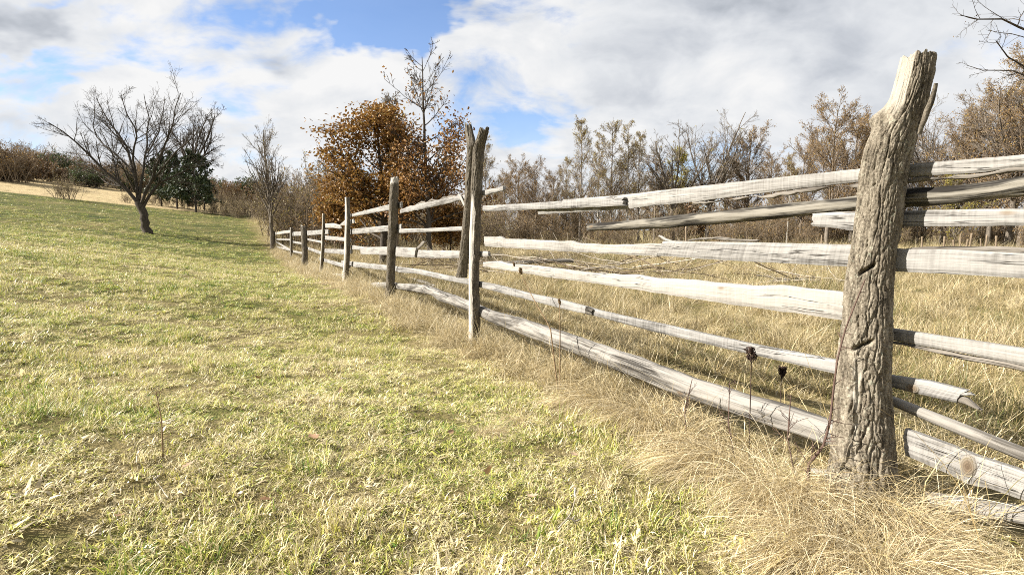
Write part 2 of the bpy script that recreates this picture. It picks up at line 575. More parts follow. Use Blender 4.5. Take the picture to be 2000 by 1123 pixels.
def board(upper, lower, o=0.0, th=0.028, mat=None, tone=0.2, name='rail', parent=None, ext=None, wob=0.0016, bow=0.003, label=None):
    """sawn plank traced in the fence plane: own thickness, wavy edges, ragged ends"""
    _seed[0] += 1
    sd_ = _seed[0] * 3.71
    rng = np.random.RandomState(_seed[0])
    Ls = np.linalg.norm(to_sz(on_fence(*upper[0], o)) - to_sz(on_fence(*upper[-1], o)))
    n = int(np.clip(Ls / 0.022, 14, 150))
    U = resample(upper, n, o=o); L = resample(lower, n, o=o)
    if ext is not None:
        U = extend(U, ext); L = extend(L, ext)
        k = min(len(U), len(L)); U = U[:k]; L = L[:k]
        n = k
    s0 = U[:, 0]
    U[:, 1] += wob * fbm(s0 * 9, sd_, 0.3, 3)
    L[:, 1] += wob * fbm(s0 * 9, sd_ + 5, 0.3, 3)
    m_ = 7
    w = np.linspace(0, 1, m_)
    S = U[:, None, 0] * (1 - w) + L[:, None, 0] * w
    Z = U[:, None, 1] * (1 - w) + L[:, None, 1] * w
    # ragged ends
    S[0] += 0.006 * rng.normal(size=m_); S[-1] += 0.006 * rng.normal(size=m_)
    wid = np.linalg.norm(U - L, axis=1)
    G_s = np.repeat(S[:, :1], m_, 1); G_v = wid[:, None] * w[None, :]
    warp = bow * fbm(S * 1.3, Z * 2 + sd_, 0.1, 2)
    cup = 0.0025 * (2 * w[None, :] - 1) ** 2
    Of = o + warp + cup + 0.0012 * fbm(S * 4, Z * 60 + sd_, 0.2, 2)
    Ob = o + th + warp
    # rounded arrises
    edge = np.zeros(m_); edge[0] = edge[-1] = 0.004
    F = from_sz(S.ravel(), Z.ravel(), (Of + edge[None, :]).ravel())
    Bk = from_sz(S.ravel(), Z.ravel(), (Ob + 0 * Z).ravel())
    V = np.concatenate([F, Bk])
    ii = np.arange(n * m_).reshape(n, m_)
    jj = ii + n * m_
    q = [np.stack([ii[:-1, :-1], ii[:-1, 1:], ii[1:, 1:], ii[1:, :-1]], -1).reshape(-1, 4),
         np.stack([jj[:-1, :-1], jj[1:, :-1], jj[1:, 1:], jj[:-1, 1:]], -1).reshape(-1, 4),
         np.stack([ii[:-1, 0], ii[1:, 0], jj[1:, 0], jj[:-1, 0]], -1),
         np.stack([ii[:-1, -1], jj[:-1, -1], jj[1:, -1], ii[1:, -1]], -1),
         np.stack([ii[0, :-1], jj[0, :-1], jj[0, 1:], ii[0, 1:]], -1),
         np.stack([ii[-1, :-1], ii[-1, 1:], jj[-1, 1:], jj[-1, :-1]], -1)]
    Q = np.concatenate(q)[:, ::-1]
    gr = np.stack([G_s.ravel(), G_v.ravel(), np.full(n * m_, sd_)], 1)
    gr2 = gr.copy(); gr2[:, 1] += 0.13
    me = mesh_np(name, V, Q, smooth=False, attrs={'grain': np.concatenate([gr, gr2]), 'tone': np.full(2 * n * m_, tone)}, mats=[mat or M_BOARD])
    ob = obj(name, me, parent or fence)
    if label: ob['label'] = label
    return ob


def lograil(upper, lower, o=0.0, mat=None, tone=0.2, name='rail', ext=None, sides=22, rough=1.0, taper_end=False, label=None, front=True):
    """round log between two traced outlines"""
    _seed[0] += 1
    sd_ = _seed[0] * 3.71
    rng = np.random.RandomState(_seed[0] + 50)
    Ls = np.linalg.norm(to_sz(on_fence(*upper[0], o)) - to_sz(on_fence(*upper[-1], o)))
    n = int(np.clip(Ls / 0.02, 16, 170))
    U = resample(upper, n, o=o); L = resample(lower, n, o=o)
    if ext is not None:
        U = extend(U, ext); L = extend(L, ext)
        k = min(len(U), len(L)); U = U[:k]; L = L[:k]; n = k
    C = (U + L) / 2
    R = np.linalg.norm(U - L, axis=1) / 2 * 0.95
    k5 = np.ones(5) / 5
    R = np.convolve(np.pad(R, 2, 'edge'), k5, 'valid')
    a = np.linspace(0, 2 * pi, sides, endpoint=False)
    s = C[:, 0]
    dis = 1 + rough * (0.07 * fbm(s[:, None] * 4, np.cos(a) * 1.3 + sd_, np.sin(a) * 1.3, 3) + 0.035 * fbm(s[:, None] * 1.5, np.cos(a) * 6 + sd_, np.sin(a) * 6, 2))
    # drying cracks: narrow grooves
    for kk in range(6):
        a0 = rng.uniform(0, 2 * pi) + 0.5 * fbm(s * 0.6, sd_ + kk, 0.5, 2)
        da = np.abs((a[None, :] - a0[:, None] + pi) % (2 * pi) - pi)
        gate = sstep(fbm(s * 0.9, sd_ + 7 * kk, 1.5, 2), -0.1, 0.25)
        dis -= 0.13 * gate[:, None] * np.clip(1 - da / max(0.13, 1.3 * 2 * pi / sides), 0, 1)
    ends = np.ones(n)
    ends[0] = 0.86; ends[-1] = 0.86
    rr = R[:, None] * dis * ends[:, None]
    wob = 0.02 * R[:, None]
    Zr = C[:, 1][:, None] + rr * np.sin(a)[None, :]
    Or = o + (R.max() if front else 0) + rr * np.cos(a)[None, :]
    S = np.repeat(s[:, None], sides, 1).copy()
    S[0] += 0.012 * rng.normal(size=sides); S[-1] += 0.012 * rng.normal(size=sides)
    V = from_sz(S.ravel(), Zr.ravel(), Or.ravel())
    ii = np.arange(n * sides).reshape(n, sides)
    a1 = np.roll(ii, -1, 1)
    Q = np.stack([ii[:-1], a1[:-1], a1[1:], ii[1:]], -1).reshape(-1, 4)
    c0 = from_sz(np.array([S[0].mean() + 0.004]), np.array([C[0, 1]]), np.array([Or[0].mean()]))
    c1 = from_sz(np.array([S[-1].mean()]), np.array([C[-1, 1]]), np.array([Or[-1].mean()]))
    V = np.concatenate([V, c0, c1])
    e0 = len(V) - 2; e1 = len(V) - 1
    T = np.concatenate([np.stack([np.full(sides, e0), a1[0], ii[0]], 1), np.stack([np.full(sides, e1), ii[-1], a1[-1]], 1)])
    gr = np.stack([S.ravel(), (a[None, :] * R[:, None]).ravel(), np.full(n * sides, sd_)], 1)
    gr = np.concatenate([gr, [[S[0, 0], 0, sd_], [S[-1, 0], 0, sd_]]])
    me = mesh_np(name, V, Q, T, attrs={'grain': gr, 'tone': np.full(len(V), tone)}, mats=[mat or M_LOG])
    ob = obj(name, me, fence)
    if label: ob['label'] = label
    return ob


def plates(u, v, nu, sd_):
    """anisotropic cell pattern on a trunk; u periodic in [0,nu). returns crack 0..1 and a random height per plate"""
    ui = np.floor(u).astype(int); vi = np.floor(v).astype(int)
    best = np.full(u.shape, 9.0); sec = np.full(u.shape, 9.0)
    bx = np.zeros(u.shape); bv = np.zeros(u.shape); sx = np.zeros(u.shape); sv = np.zeros(u.shape); hgt = np.zeros(u.shape)
    tab = np.random.RandomState(int(sd_ * 10) + 3).uniform(size=(4096, 3))
    for a in (-1, 0, 1):
        for b in (-1, 0, 1):
            cu = ui + a; cv = vi + b
            h = tab[((cu % nu) * 131 + cv * 71) % 4096]
            px_ = cu + 0.5 + 0.85 * (h[..., 0] - 0.5); pv_ = cv + 0.5 + 0.95 * (h[..., 1] - 0.5)
            d = np.hypot(u - px_, v - pv_)
            n1 = d < best
            sec2 = np.where(n1, best, np.minimum(sec, d))
            sx = np.where(n1, bx, np.where(d < sec, px_, sx)); sv = np.where(n1, bv, np.where(d < sec, pv_, sv))
            sec = sec2
            bx = np.where(n1, px_, bx); bv = np.where(n1, pv_, bv); hgt = np.where(n1, h[..., 2], hgt)
            best = np.where(n1, d, best)
    e = sec - best
    dx = np.abs(sx - bx); dv = np.abs(sv - bv)
    w = 0.25 + 0.75 * dx / (dx + dv + 1e-6)
    return np.exp(-(e / 0.115) ** 2) * w, hgt


def post(levels, o_back=0.0, mat=None, name='post', sides=48, dz=0.012, groove=0.10, freq=9.0, bare=None, parent=None, sink=0.25, top_rag=0.02, knob=None, label=None, flat=0.0, plate_w=0.026):
    """bark post from outline levels (y, x_left, x_right); back face touches the rails"""
    _seed[0] += 1
    sd_ = _seed[0] * 2.37
    rows = []
    for (py, xl, xr) in levels:
        xc = (xl + xr) / 2
        p = on_fence(xc, py, -0.1)
        k = sqrt(1 + ((xc - 1000) / FPX) ** 2)
        r = (xr - xl) / 2 * p[1] / FPX / k
        p = on_fence(xc, py, -r + o_back)
        s, z = to_sz(p)
        rows.append((z, s, r, -r + o_back))
    rows = np.array(sorted(rows))
    zlo, zhi = rows[0, 0] - sink, rows[-1, 0]
    n = int((zhi - zlo) / dz) + 2
    z = np.linspace(zlo, zhi, n)
    s = np.interp(z, rows[:, 0], rows[:, 1])
    if sink:
        s0 = rows[0, 1]
    r = np.interp(z, rows[:, 0], rows[:, 2])
    oo = np.interp(z, rows[:, 0], rows[:, 3])
    kw = 2 * max(1, int(0.03 / dz)) + 1
    ker = np.ones(kw) / kw
    sm = lambda q: np.convolve(np.pad(q, kw // 2, 'edge'), ker, 'valid')
    s, r, oo = sm(s), sm(r), sm(oo)
    a = np.linspace(0, 2 * pi, sides, endpoint=False)
    ca, sa = np.cos(a)[None, :], np.sin(a)[None, :]
    # bark relief: furrows that run up the trunk, wander and join
    rm = r.mean()
    wv = 0.9 * fbm(z[:, None] * 3.2 + 0 * ca, ca * 1.1 + sd_, sa * 1.1, 3)
    wv2 = 0.25 * fbm(z[:, None] * 11 + 0 * ca, ca * 2 + sd_, sa * 2, 2)
    ang = a[None, :] + wv * 0.16 + wv2 * 0.30
    nu = max(8, int(2 * pi * rm / plate_w))
    uu = (ang / (2 * pi) * nu) % nu
    vv = z[:, None] / (plate_w * 4.2) + 0.35 * fbm(ca * 2 + sd_, sa * 2, z[:, None] * 9, 2) + 50
    ck, ht = plates(uu, vv, nu, sd_)
    ck2, ht2 = plates((uu * 2) % (2 * nu), vv * 2.3 + 11, 2 * nu, sd_ + 5)
    deep = 0.55 + 0.6 * sstep(fbm(ca * 1.4 + sd_, sa * 1.4, z[:, None] * 2.2, 2), -0.4, 0.5)
    fine = fbm(ca * freq * 1.6 + sd_, sa * freq * 1.6, z[:, None] * 34, 3)
    lump = fbm(ca * 0.8 + sd_, sa * 0.8, z[:, None] * 3.0, 2)
    relief = -groove * (ck * deep - 0.25) - groove * 0.45 * ck2 + groove * 0.45 * (ht - 0.5) + groove * 0.12 * (ht2 - 0.5) + 0.026 * fine
    bm = np.zeros((n, sides))
    if bare is not None:
        bm = bare(z[:, None] + 0 * ca, a[None, :] + 0 * z[:, None], sd_)
        smooth = -groove * 0.55 + 0.045 * fbm(ca * freq * 1.3 + sd_, sa * freq * 1.3, z[:, None] * 1.6, 3) - 0.05 * np.exp(-(fbm(ca * freq * 0.5 + sd_, sa * freq * 0.5, z[:, None] * 1.2, 2) / 0.06) ** 2)
        relief = relief * (1 - bm) + smooth * bm
    rad = r[:, None] * (1 + relief + 0.06 * lump)
    if knob is not None:
        rad = rad + knob(z[:, None] + 0 * ca, a[None, :] + 0 * z[:, None])
    # angle 0 = along +s ; 90 deg = away from field (+o)
    S = s[:, None] + rad * ca
    O = oo[:, None] + rad * sa * (1 - flat)
    Z = np.repeat(z[:, None], sides, 1).copy()
    tz = top_rag * fbm(ca * 2.5 + sd_, sa * 2.5, 3.0, 3)
    wtop = np.linspace(0, 1, n)[:, None] ** 14
    Z = Z + wtop * tz
    V = from_sz(S.ravel(), Z.ravel(), O.ravel())
    ii = np.arange(n * sides).reshape(n, sides)
    a1 = np.roll(ii, -1, 1)
    Q = np.stack([ii[:-1], a1[:-1], a1[1:], ii[1:]], -1).reshape(-1, 4)[:, ::-1]
    # top: inner ring and centre, a little sunk
    inr = from_sz((s[-1] + 0.55 * rad[-1] * ca[0]), Z[-1] - 0.012 + 0.008 * fine[-1], oo[-1] + 0.55 * rad[-1] * sa[0])
    cen = from_sz(np.array([s[-1]]), np.array([Z[-1].mean() - 0.02]), np.array([oo[-1]]))
    b0 = len(V)
    V = np.concatenate([V, inr, cen])
    ri = b0 + np.arange(sides)
    Q = np.concatenate([Q, np.stack([ii[-1], np.roll(ii[-1], -1), np.roll(ri, -1), ri], -1)[:, ::-1]])
    T = np.stack([np.full(sides, b0 + sides), np.roll(ri, -1), ri], 1)[:, ::-1]
    gr = np.stack([np.repeat(z[:, None], sides, 1).ravel(), (a[None, :] * r[:, None]).ravel(), np.full(n * sides, sd_)], 1)
    gr = np.concatenate([gr, np.stack([V[b0:, 0] * 3, V[b0:, 1], np.full(sides + 1, sd_)], 1)])
    bb = np.concatenate([bm.ravel(), np.full(sides + 1, 0.7)])
    me = mesh_np(name, V, Q, T, attrs={'grain': gr, 'bare': bb}, mats=[mat or M_BARK1])
    ob = obj(name, me, parent or fence)
    if label: ob['label'] = label
    return ob


# post relief masks.  angle: 0 = far along fence (left in view), 90 = away from field, 180 = right, 270 = facing field
def angd(a, a0):
    return np.abs((a - a0 + pi) % (2 * pi) - pi)


def bare_p1(z, a, sd_):
    w = 0.35 * fbm(z * 5, np.cos(a) * 1.6 + sd_, np.sin(a) * 1.6, 3)
    top = sstep(z + 0.10 * w, 1.53, 1.60)
    m = top * sstep(angd(a, radians(300)) + 0.45 * w + 0.35 * (1.9 - z), 1.12, 0.98)
    m2 = sstep(angd(a, radians(252)) + 0.9 * w, 0.16, 0.06) * sstep(z, 0.15, 0.2) * sstep(z, 0.62, 0.5)
    return np.clip(m + m2, 0, 1)


def knob_p1(z, a):
    out = np.zeros(z.shape)
    for (px_, py_, a0, ln) in ((1692, 528, radians(249), 0.42), (1690, 679, radians(247), 0.48)):
        z0 = on_fence(px_, py_, -0.2)[2]
        da = (a - a0 + pi) % (2 * pi) - pi
        out -= 0.034 * np.exp(-((z - z0 + 0.055 * da) / 0.008) ** 2) * sstep(np.abs(da), ln, ln * 0.6)
    return out + 0.035 * np.exp(-((z - 1.535) / 0.035) ** 2 - (angd(a, radians(330)) / 0.5) ** 2)


def build_fence():
    # ---- posts
    post([(110, 1757, 1828), (124, 1752, 1827), (159, 1743, 1821), (214, 1727, 1808), (262, 1700, 1792), (285, 1690, 1786), (319, 1683, 1777),
          (372, 1678, 1767), (461, 1665, 1754), (550, 1652, 1744), (640, 1643, 1743), (710, 1635, 1743), (811, 1628, 1743), (880, 1622, 1746), (948, 1612, 1752)],
         mat=M_BARK1, sides=220, dz=0.004, groove=0.16, freq=10.5, bare=bare_p1, knob=knob_p1, top_rag=0.014, plate_w=0.030,
         label='thick leaning post with furrowed bark, peeled pale near its top')
    fl = []
    bare2 = lambda z, a, s: np.clip(sstep(angd(a, radians(290)) + 0.5 * fbm(z * 3, np.cos(a) + s, np.sin(a), 3), 1.35, 1.0) * sstep(z + 0.1 * fbm(z * 3, s, a, 2), 1.50, 1.40), 0, 1)
    post([(253, 937, 955), (272, 931, 951), (292, 924, 946), (350, 921, 942), (450, 916, 938), (540, 914, 936), (640, 914, 937), (682, 914, 936)],
         mat=M_BARK2, sides=72, dz=0.008, groove=0.22, freq=6, bare=bare2, top_rag=0.05, label='slim pale post stripped of bark on one side')
    # dark companion post, wedged against the rails
    post([(246, 908, 921), (262, 909, 925), (285, 913, 931), (310, 912, 929), (398, 907, 923), (465, 901, 918), (527, 894, 913), (542, 891, 912)],
         o_back=-0.05, mat=M_BARK2, sides=64, dz=0.008, groove=0.20, freq=6, sink=0.0, top_rag=0.06, label='dark bark post wedged beside the slim pale post')
    post([(348, 763, 779), (372, 761, 779), (436, 758.6, 776.5), (500, 756, 773), (564, 753, 771), (586, 751, 772)], mat=M_BARK2, sides=56, dz=0.012, groove=0.14, freq=7,
         bare=lambda z, a, s: sstep(z, 1.80, 1.84) * 0.9, top_rag=0.05)
    barew = lambda z, a, s: sstep(angd(a, radians(285)) + 0.4 * fbm(z * 2, np.cos(a) + s, np.sin(a), 3), 1.5, 1.1)
    post([(386, 672, 684), (439, 672, 686), (497, 670, 685), (537, 667, 683), (552, 665, 684)], mat=M_BARK2, sides=36, dz=0.02, groove=0.12, bare=barew, flat=0.2)
    post([(417.6, 629.5, 634.6), (480, 627, 633.6), (541, 622.7, 630.5)], mat=M_BARK2, sides=28, dz=0.025, groove=0.10, bare=barew)
    post([(443, 587, 598), (455, 588, 599), (497, 590, 601), (528, 588, 602)], mat=M_BARK2, sides=32, dz=0.025, groove=0.14, top_rag=0.09)
    post([(445, 566, 571.5), (502, 566, 571.5)], mat=M_BARK2, sides=24, dz=0.03, groove=0.10, bare=barew)
    post([(452, 531, 537), (475, 532, 538), (502, 534, 540)], mat=M_BARK2, sides=24, dz=0.03, groove=0.12)
    # post outside the picture that carries the near ends of the rails
    p0 = 2.7 - 0.4501 * -1.45
    rows = [(z, -1.45, 0.10) for z in (0, 0.8, 1.7)]
    # ---- first bay: thick post to slim post
    E = -1.6
    board([(1050, 398), (1212, 381), (1280, 373), (1424, 357), (1560, 342), (1676, 330), (1777, 321), (1806, 318), (1911, 309), (1957, 306), (2000, 301)],
          [(1050, 419), (1212, 409), (1290, 400), (1346, 395), (1424, 385), (1560, 368), (1676, 355), (1777, 346), (1854, 340), (1916, 337), (2000, 325)], 0.0, 0.03, tone=0.25, ext=E)
    st = board([(1350, 397), (1424, 388.5), (1560, 371), (1676, 357), (1777, 349), (1854, 342.5), (1916, 339.5), (2000, 328)],
               [(1352, 398), (1400, 395), (1460, 387), (1500, 386), (1580, 376), (1620, 366), (1676, 365), (1772, 358), (1854, 352), (1916, 349), (2000, 336)], 0.004, 0.022, M_STRIP, 0.1, wob=0.012, ext=E)
    st['label'] = 'ragged bark strip splitting off under the top rail'
    board([(942, 402), (1020, 397.5), (1097, 393), (1099, 390), (1197, 382.5), (1199, 386), (1217, 385)], [(942, 413), (1080, 408), (1217, 402)], -0.034, 0.03, tone=0.0)
    lograil([(1140, 437), (1200, 432), (1290, 423), (1384, 412), (1496, 401), (1600, 388), (1672, 380), (1768, 367), (1854, 361), (1930, 351), (2000, 339)],
            [(1141, 452), (1200, 450), (1290, 446), (1384, 438), (1496, 429), (1600, 418), (1668, 411), (1767, 404), (1854, 397), (1916, 389), (2000, 382)],
            -0.01, M_POLE, 0.0, ext=E, rough=2.0, sides=40, label='round grey pole with lichen, slanting below the top rail')
    board([(1588, 415.5), (1670, 413), (1760, 412), (1800, 410), (2000, 408)], [(1582, 442), (1620, 444), (1664, 451), (1758, 443.5), (1868, 442), (2000, 441)], 0.012, 0.026, tone=0.1, ext=E)
    board([(945, 462), (968, 463), (975, 461.5), (984, 466), (1038, 468), (1101, 471.6), (1115, 471), (1130, 475), (1200, 478), (1295, 475)],
          [(946, 481), (1110, 492), (1200, 496.5), (1281, 500)], 0.0, 0.03, tone=0.45, wob=0.004)
    board([(1293, 472), (1306, 470), (1320, 471), (1480, 474), (1560, 475.5), (1658, 478), (1752, 486), (1860, 488), (2000, 494)],
          [(1281, 499), (1376, 506), (1500, 513), (1654, 521), (1748, 530), (1870, 536), (2000, 543.5)], -0.034, 0.034, tone=0.15, ext=E)
    board([(1286, 459), (1292, 461), (1300, 466), (1312, 469.5)], [(1289, 463), (1294, 469), (1304, 473), (1314, 473)], -0.03, 0.014, tone=0.4, name='splinter')
    board([(1346, 469), (1370, 465), (1400, 463), (1440, 466), (1480, 469)], [(1346, 472), (1370, 469), (1400, 468), (1440, 471), (1480, 473)], -0.012, 0.012, M_STRIP, 0.1, wob=0.006)
    board([(1768, 487), (1784, 482), (1868, 481), (1930, 484), (2000, 486)], [(1768, 488), (1784, 488), (1868, 489), (1930, 491), (2000, 494)], -0.02, 0.014, M_STRIP, 0.1, wob=0.006, ext=E)
    board([(943, 512), (960, 511), (976, 509.5), (988, 514.5), (1037, 518), (1144, 531), (1208, 536), (1246, 536), (1276, 543), (1330, 545.5), (1364, 548), (1411, 553), (1477, 558), (1524, 557), (1590, 565), (1690, 577)],
          [(943, 521), (1080, 543), (1144, 551), (1330, 579.5), (1471, 601), (1560, 613), (1690, 632)], 0.0, 0.03, tone=0.75, wob=0.004)
    board([(1690, 634), (1745, 643), (1870, 662), (2000, 681)], [(1690, 656), (1745, 666), (1870, 688), (2000, 714)], 0.002, 0.028, tone=0.35, ext=E)
    board([(1690, 658), (1745, 667.5), (1870, 690), (2000, 716)], [(1690, 660), (1745, 671), (1800, 683), (1870, 699), (1930, 711), (2000, 725)], 0.006, 0.02, M_STRIP, 0.2, wob=0.006, ext=E)
    board([(776, 521), (817, 526), (868, 537), (913, 545), (942, 551), (968, 556), (1037, 574), (1092, 585), (1144, 599), (1170, 607), (1300, 635), (1400, 657), (1492, 677), (1633, 704), (1690, 716)],
          [(776, 532), (814, 535), (868, 547), (913, 556), (943, 563), (1015, 582), (1118, 608), (1144, 613), (1272, 647), (1300, 653.5), (1400, 677), (1482, 696), (1631, 730), (1690, 744)], 0.0, 0.03, tone=0.0)
    board([(1143, 599), (1149, 600), (1156, 603)], [(1141, 612), (1149, 615), (1156, 616)], -0.016, 0.014, M_POLE, 0.0, name='splice_block')
    lograil([(943, 605), (1015, 625), (1080, 647), (1144, 669), (1229, 699), (1330, 737), (1450, 775), (1535, 800), (1616, 826), (1690, 850)],
            [(943, 629), (1005, 655), (1069, 679), (1144, 706), (1212, 736), (1300, 773), (1428, 818), (1514, 848), (1599, 877), (1690, 906)], -0.02, M_LOG, 0.1, rough=1.2, sides=44,
            label='thick weathered log lying low between slim and thick posts')
    board([(1474, 896), (1500, 900), (1560, 914), (1650, 924)], [(1480, 915), (1510, 930), (1560, 945), (1650, 958)], -0.02, 0.03, tone=0.6, label='pale plank half buried in the dry grass')
    # right of the thick post
    board([(1690, 726), (1743, 734), (1817, 745), (1888, 764)], [(1690, 748), (1743, 757), (1806, 773), (1862, 786)], 0.0, 0.03, tone=0.0, label='short broken rail with a splintered end')
    board([(1870, 772), (1888, 777), (1909, 797)], [(1858, 783), (1884, 791), (1906, 800)], 0.006, 0.018, M_STRIP, 0.1, name='splinter')
    board([(1878, 766), (1894, 766.5), (1897, 769)], [(1874, 772), (1888, 773), (1896, 771)], 0.002, 0.014, tone=0.1, name='splinter')
    lograil([(1700, 764), (1743, 779), (1802, 802), (1896, 839), (2000, 880)], [(1700, 783), (1745, 801), (1817, 833), (1919, 877), (2000, 911)], 0.0, M_LOG, 0.2, ext=E, sides=18, rough=0.9)
    board([(1764, 837), (1857, 871), (1904, 890), (2000, 922)], [(1764, 889), (1794, 901), (1857, 929), (1888, 946), (1935, 955), (2000, 978)], -0.03, 0.03, tone=0.2, ext=E, label='wide pale board with a large brown knot')
    lograil([(1800, 966), (1833, 974), (1904, 986), (2000, 998)], [(1800, 1008), (1833, 1014), (1904, 1030), (2000, 1047)], -0.05, M_LOG, 0.1, ext=E, rough=1.0)
    # ---- second bay
    board([(780, 409), (820, 398), (868, 388), (907, 380), (943, 372), (982, 364)], [(780, 417), (852, 402.5), (903, 390), (942, 382.5), (982, 372)], 0.0, 0.03, tone=0.15, wob=0.006)
    for k, (x, y) in enumerate([(800, 405), (822, 398), (842, 393), (866, 388), (880, 385)]):
        board([(x - 9, y + 1), (x, y - 4 - k % 2), (x + 9, y - 2)], [(x - 9, y + 3), (x, y + 1), (x + 9, y)], 0.005, 0.014, M_STRIP, 0.1, name='bark_flake', wob=0.01)
    board([(894, 379), (898, 380), (907, 401)], [(893, 383), (897, 388), (905, 403)], -0.03, 0.012, tone=0.5, name='splinter')
    board([(776, 447), (836, 446), (905, 442)], [(776, 455.5), (900, 450.6), (905, 450.5)], 0.0, 0.028, tone=0.15)
    board([(776, 438), (783, 438)], [(776, 447), (783, 447)], 0.0, 0.02, tone=0.4, name='peg')
    board([(704, 483), (756, 482), (775, 482.5), (812, 484)], [(704, 496.6), (756, 498), (775, 501), (809, 503)], -0.032, 0.03, tone=0.3)
    board([(800, 488), (850, 489), (900, 490), (953, 491)], [(800, 503), (850, 504), (897, 504), (953, 501)], 0.0, 0.03, tone=0.25)
    board([(814, 483), (824, 471), (827, 471)], [(817, 486), (827, 476), (829, 474)], -0.02, 0.02, M_STRIP, 0.2, name='stake')
    lograil([(722, 551), (753, 551), (770, 552.5), (820, 555), (862, 571), (913, 590), (950, 607)], [(722, 566), (753, 566), (770, 567), (836, 578), (852, 590), (913, 612.6), (950, 631)], -0.02, M_LOG, 0.1, rough=1.3, sides=18)
    # ---- third bay
    board([(684, 418.5), (761, 399), (783, 394)], [(684, 424), (761, 410), (783, 406)], 0.002, 0.028, tone=0.2)
    board([(684, 448), (758, 440), (779, 438)], [(684, 458), (758, 451.5), (779, 450)], 0.002, 0.028, tone=0.2)
    board([(685, 479), (707, 482), (722, 483)], [(685, 487), (706, 488.5), (722, 490)], 0.002, 0.028, tone=0.25)
    board([(666, 509), (686, 511), (754, 518), (779, 521)], [(666, 519), (687, 521), (754, 528), (779, 531)], 0.032, 0.028, tone=0.15)
    # ---- fourth bay
    board([(633, 437), (650, 436), (661, 439), (664, 441)], [(633, 445), (650, 445), (663, 447), (666, 446)], 0.0, 0.028, tone=0.6)
    board([(663, 439), (672, 431), (690, 428)], [(663, 441), (674, 440), (691, 436)], 0.004, 0.028, tone=0.4)
    board([(630, 460), (671, 464), (684, 466)], [(630, 468), (671, 471), (684, 473)], 0.0, 0.028, tone=0.2)
    board([(628, 486), (671, 487), (686, 486)], [(628, 493), (671, 497), (686, 496)], 0.0, 0.028, tone=0.1)
    board([(624, 503), (669, 515), (682, 518)], [(624, 509), (668, 522), (682, 525)], 0.0, 0.028, tone=0.2)
    board([(628, 533), (665, 535), (680, 536)], [(628, 539), (665, 541), (680, 543)], 0.0, 0.028, tone=0.3)
    # ---- fifth to seventh bay
    board([(594, 451.5), (641, 448)], [(594, 460), (641, 457)], 0.002, 0.028, tone=0.2)
    board([(596, 465), (632, 472)], [(596, 469), (632, 476)], 0.002, 0.028, tone=0.4)
    board([(596, 481), (630, 493)], [(596, 486), (630, 499)], 0.002, 0.028, tone=0.2)
    board([(567, 453.5), (598, 452)], [(567, 461), (598, 460)], 0.03, 0.028, tone=0.3)
    board([(567, 470), (598, 475)], [(567, 474), (598, 479.5)], 0.0, 0.028, tone=0.2)
    board([(567, 488.5), (598, 494)], [(567, 492), (598, 498)], 0.0, 0.028, tone=0.2)
    board([(533, 455), (550, 451.5), (570, 449)], [(533, 459.5), (550, 457), (570, 454.5)], 0.0, 0.028, tone=0.7)
    board([(538, 466), (570, 467)], [(538, 469), (570, 470)], 0.0, 0.028, tone=0.2)
    board([(537, 470), (567, 487)], [(537, 473), (567, 491)], 0.03, 0.028, tone=0.2)
    board([(538, 480), (570, 487.5)], [(538, 483.5), (570, 491)], 0.0, 0.028, tone=0.2)


build_fence()


def simple_post_tube(path, radii, name, mat, parent, sides=20, n=60, rough=0.12, label=None, bare=0.0):
    path = np.array(path, float)
    t0 = np.linspace(0, 1, len(path)); t = np.linspace(0, 1, n)
    P = np.stack([np.interp(t, t0, path[:, k]) for k in range(3)], 1)
    R = np.interp(t, np.linspace(0, 1, len(radii)), radii)
    V, Q = tubes(P[None], R[None], sides)
    c = np.repeat(P, sides, 0)
    dirv = V - c
    sdv = float(path[0, 0] * 7.3)
    f = 1 + rough * fbm(V[:, 0] * 14 + sdv, V[:, 1] * 14, V[:, 2] * 4, 3)
    V = c + dirv * f[:, None]
    e = len(V)
    V = np.concatenate([V, P[-1:], P[:1]])
    last = np.arange((n - 1) * sides, n * sides); first = np.arange(sides)
    T = np.concatenate([np.stack([last, np.roll(last, -1), np.full(sides, e)], 1), np.stack([np.roll(first, -1), first, np.full(sides, e + 1)], 1)])
    ang = np.tile(np.linspace(0, 2 * pi, sides, endpoint=False), n)
    gr = np.stack([np.repeat(t * np.linalg.norm(P[-1] - P[0]), sides), ang * np.repeat(R, sides), np.full(n * sides, sdv)], 1)
    gr = np.concatenate([gr, [[0, 0, sdv], [0, 0, sdv]]])
    me = mesh_np(name, V, Q, T, attrs={'grain': gr, 'bare': np.full(len(V), bare), 'tone': np.full(len(V), .2)}, mats=[mat])
    o = obj(name, me, parent)
    if label: o['label'] = label
    return o


_p = from_sz(np.array([-1.5]), np.array([0]), np.array([-0.1]))[0]
_g = hz(_p[0], _p[1])
simple_post_tube([(_p[0], _p[1], _g - .25), (_p[0] + .02, _p[1], _g + .9), (_p[0] + .03, _p[1] + .03, _g + 1.75)], [.11, .10, .085], 'post', M_BARK1, fence, sides=28)


# knots, bark flap (sub-parts of the fence's pieces are joined to their board or post)
def knot_material():
    m, nt = material('brown knot')
    g = nt.attr('grain').outputs['Vector']
    s, v, _ = nt.sep(g)
    n = nt.noise(g, 60.0, 3, 0.6)
    r = nt.math('ADD', s, nt.math('MULTIPLY', n, 0.18))
    w = nt.node('ShaderNodeMath', {0: nt.math('MULTIPLY', r, 26.0)}, operation='SINE').outputs[0]
    c = nt.ramp(r, [(0.0, (.075, .050, .030)), (0.5, (.150, .112, .075)), (0.8, (.19, .16, .12)), (1.0, (.24, .215, .18))])
    c = nt.mix(nt.math('MULTIPLY', nt.ss(w, 0.2, 1.0), 0.35), c, (.05, .036, .022))
    finish(m, nt, c, 0.8, nt.bump(w, 0.4, 0.003))
    return m


M_KNOT = knot_material()


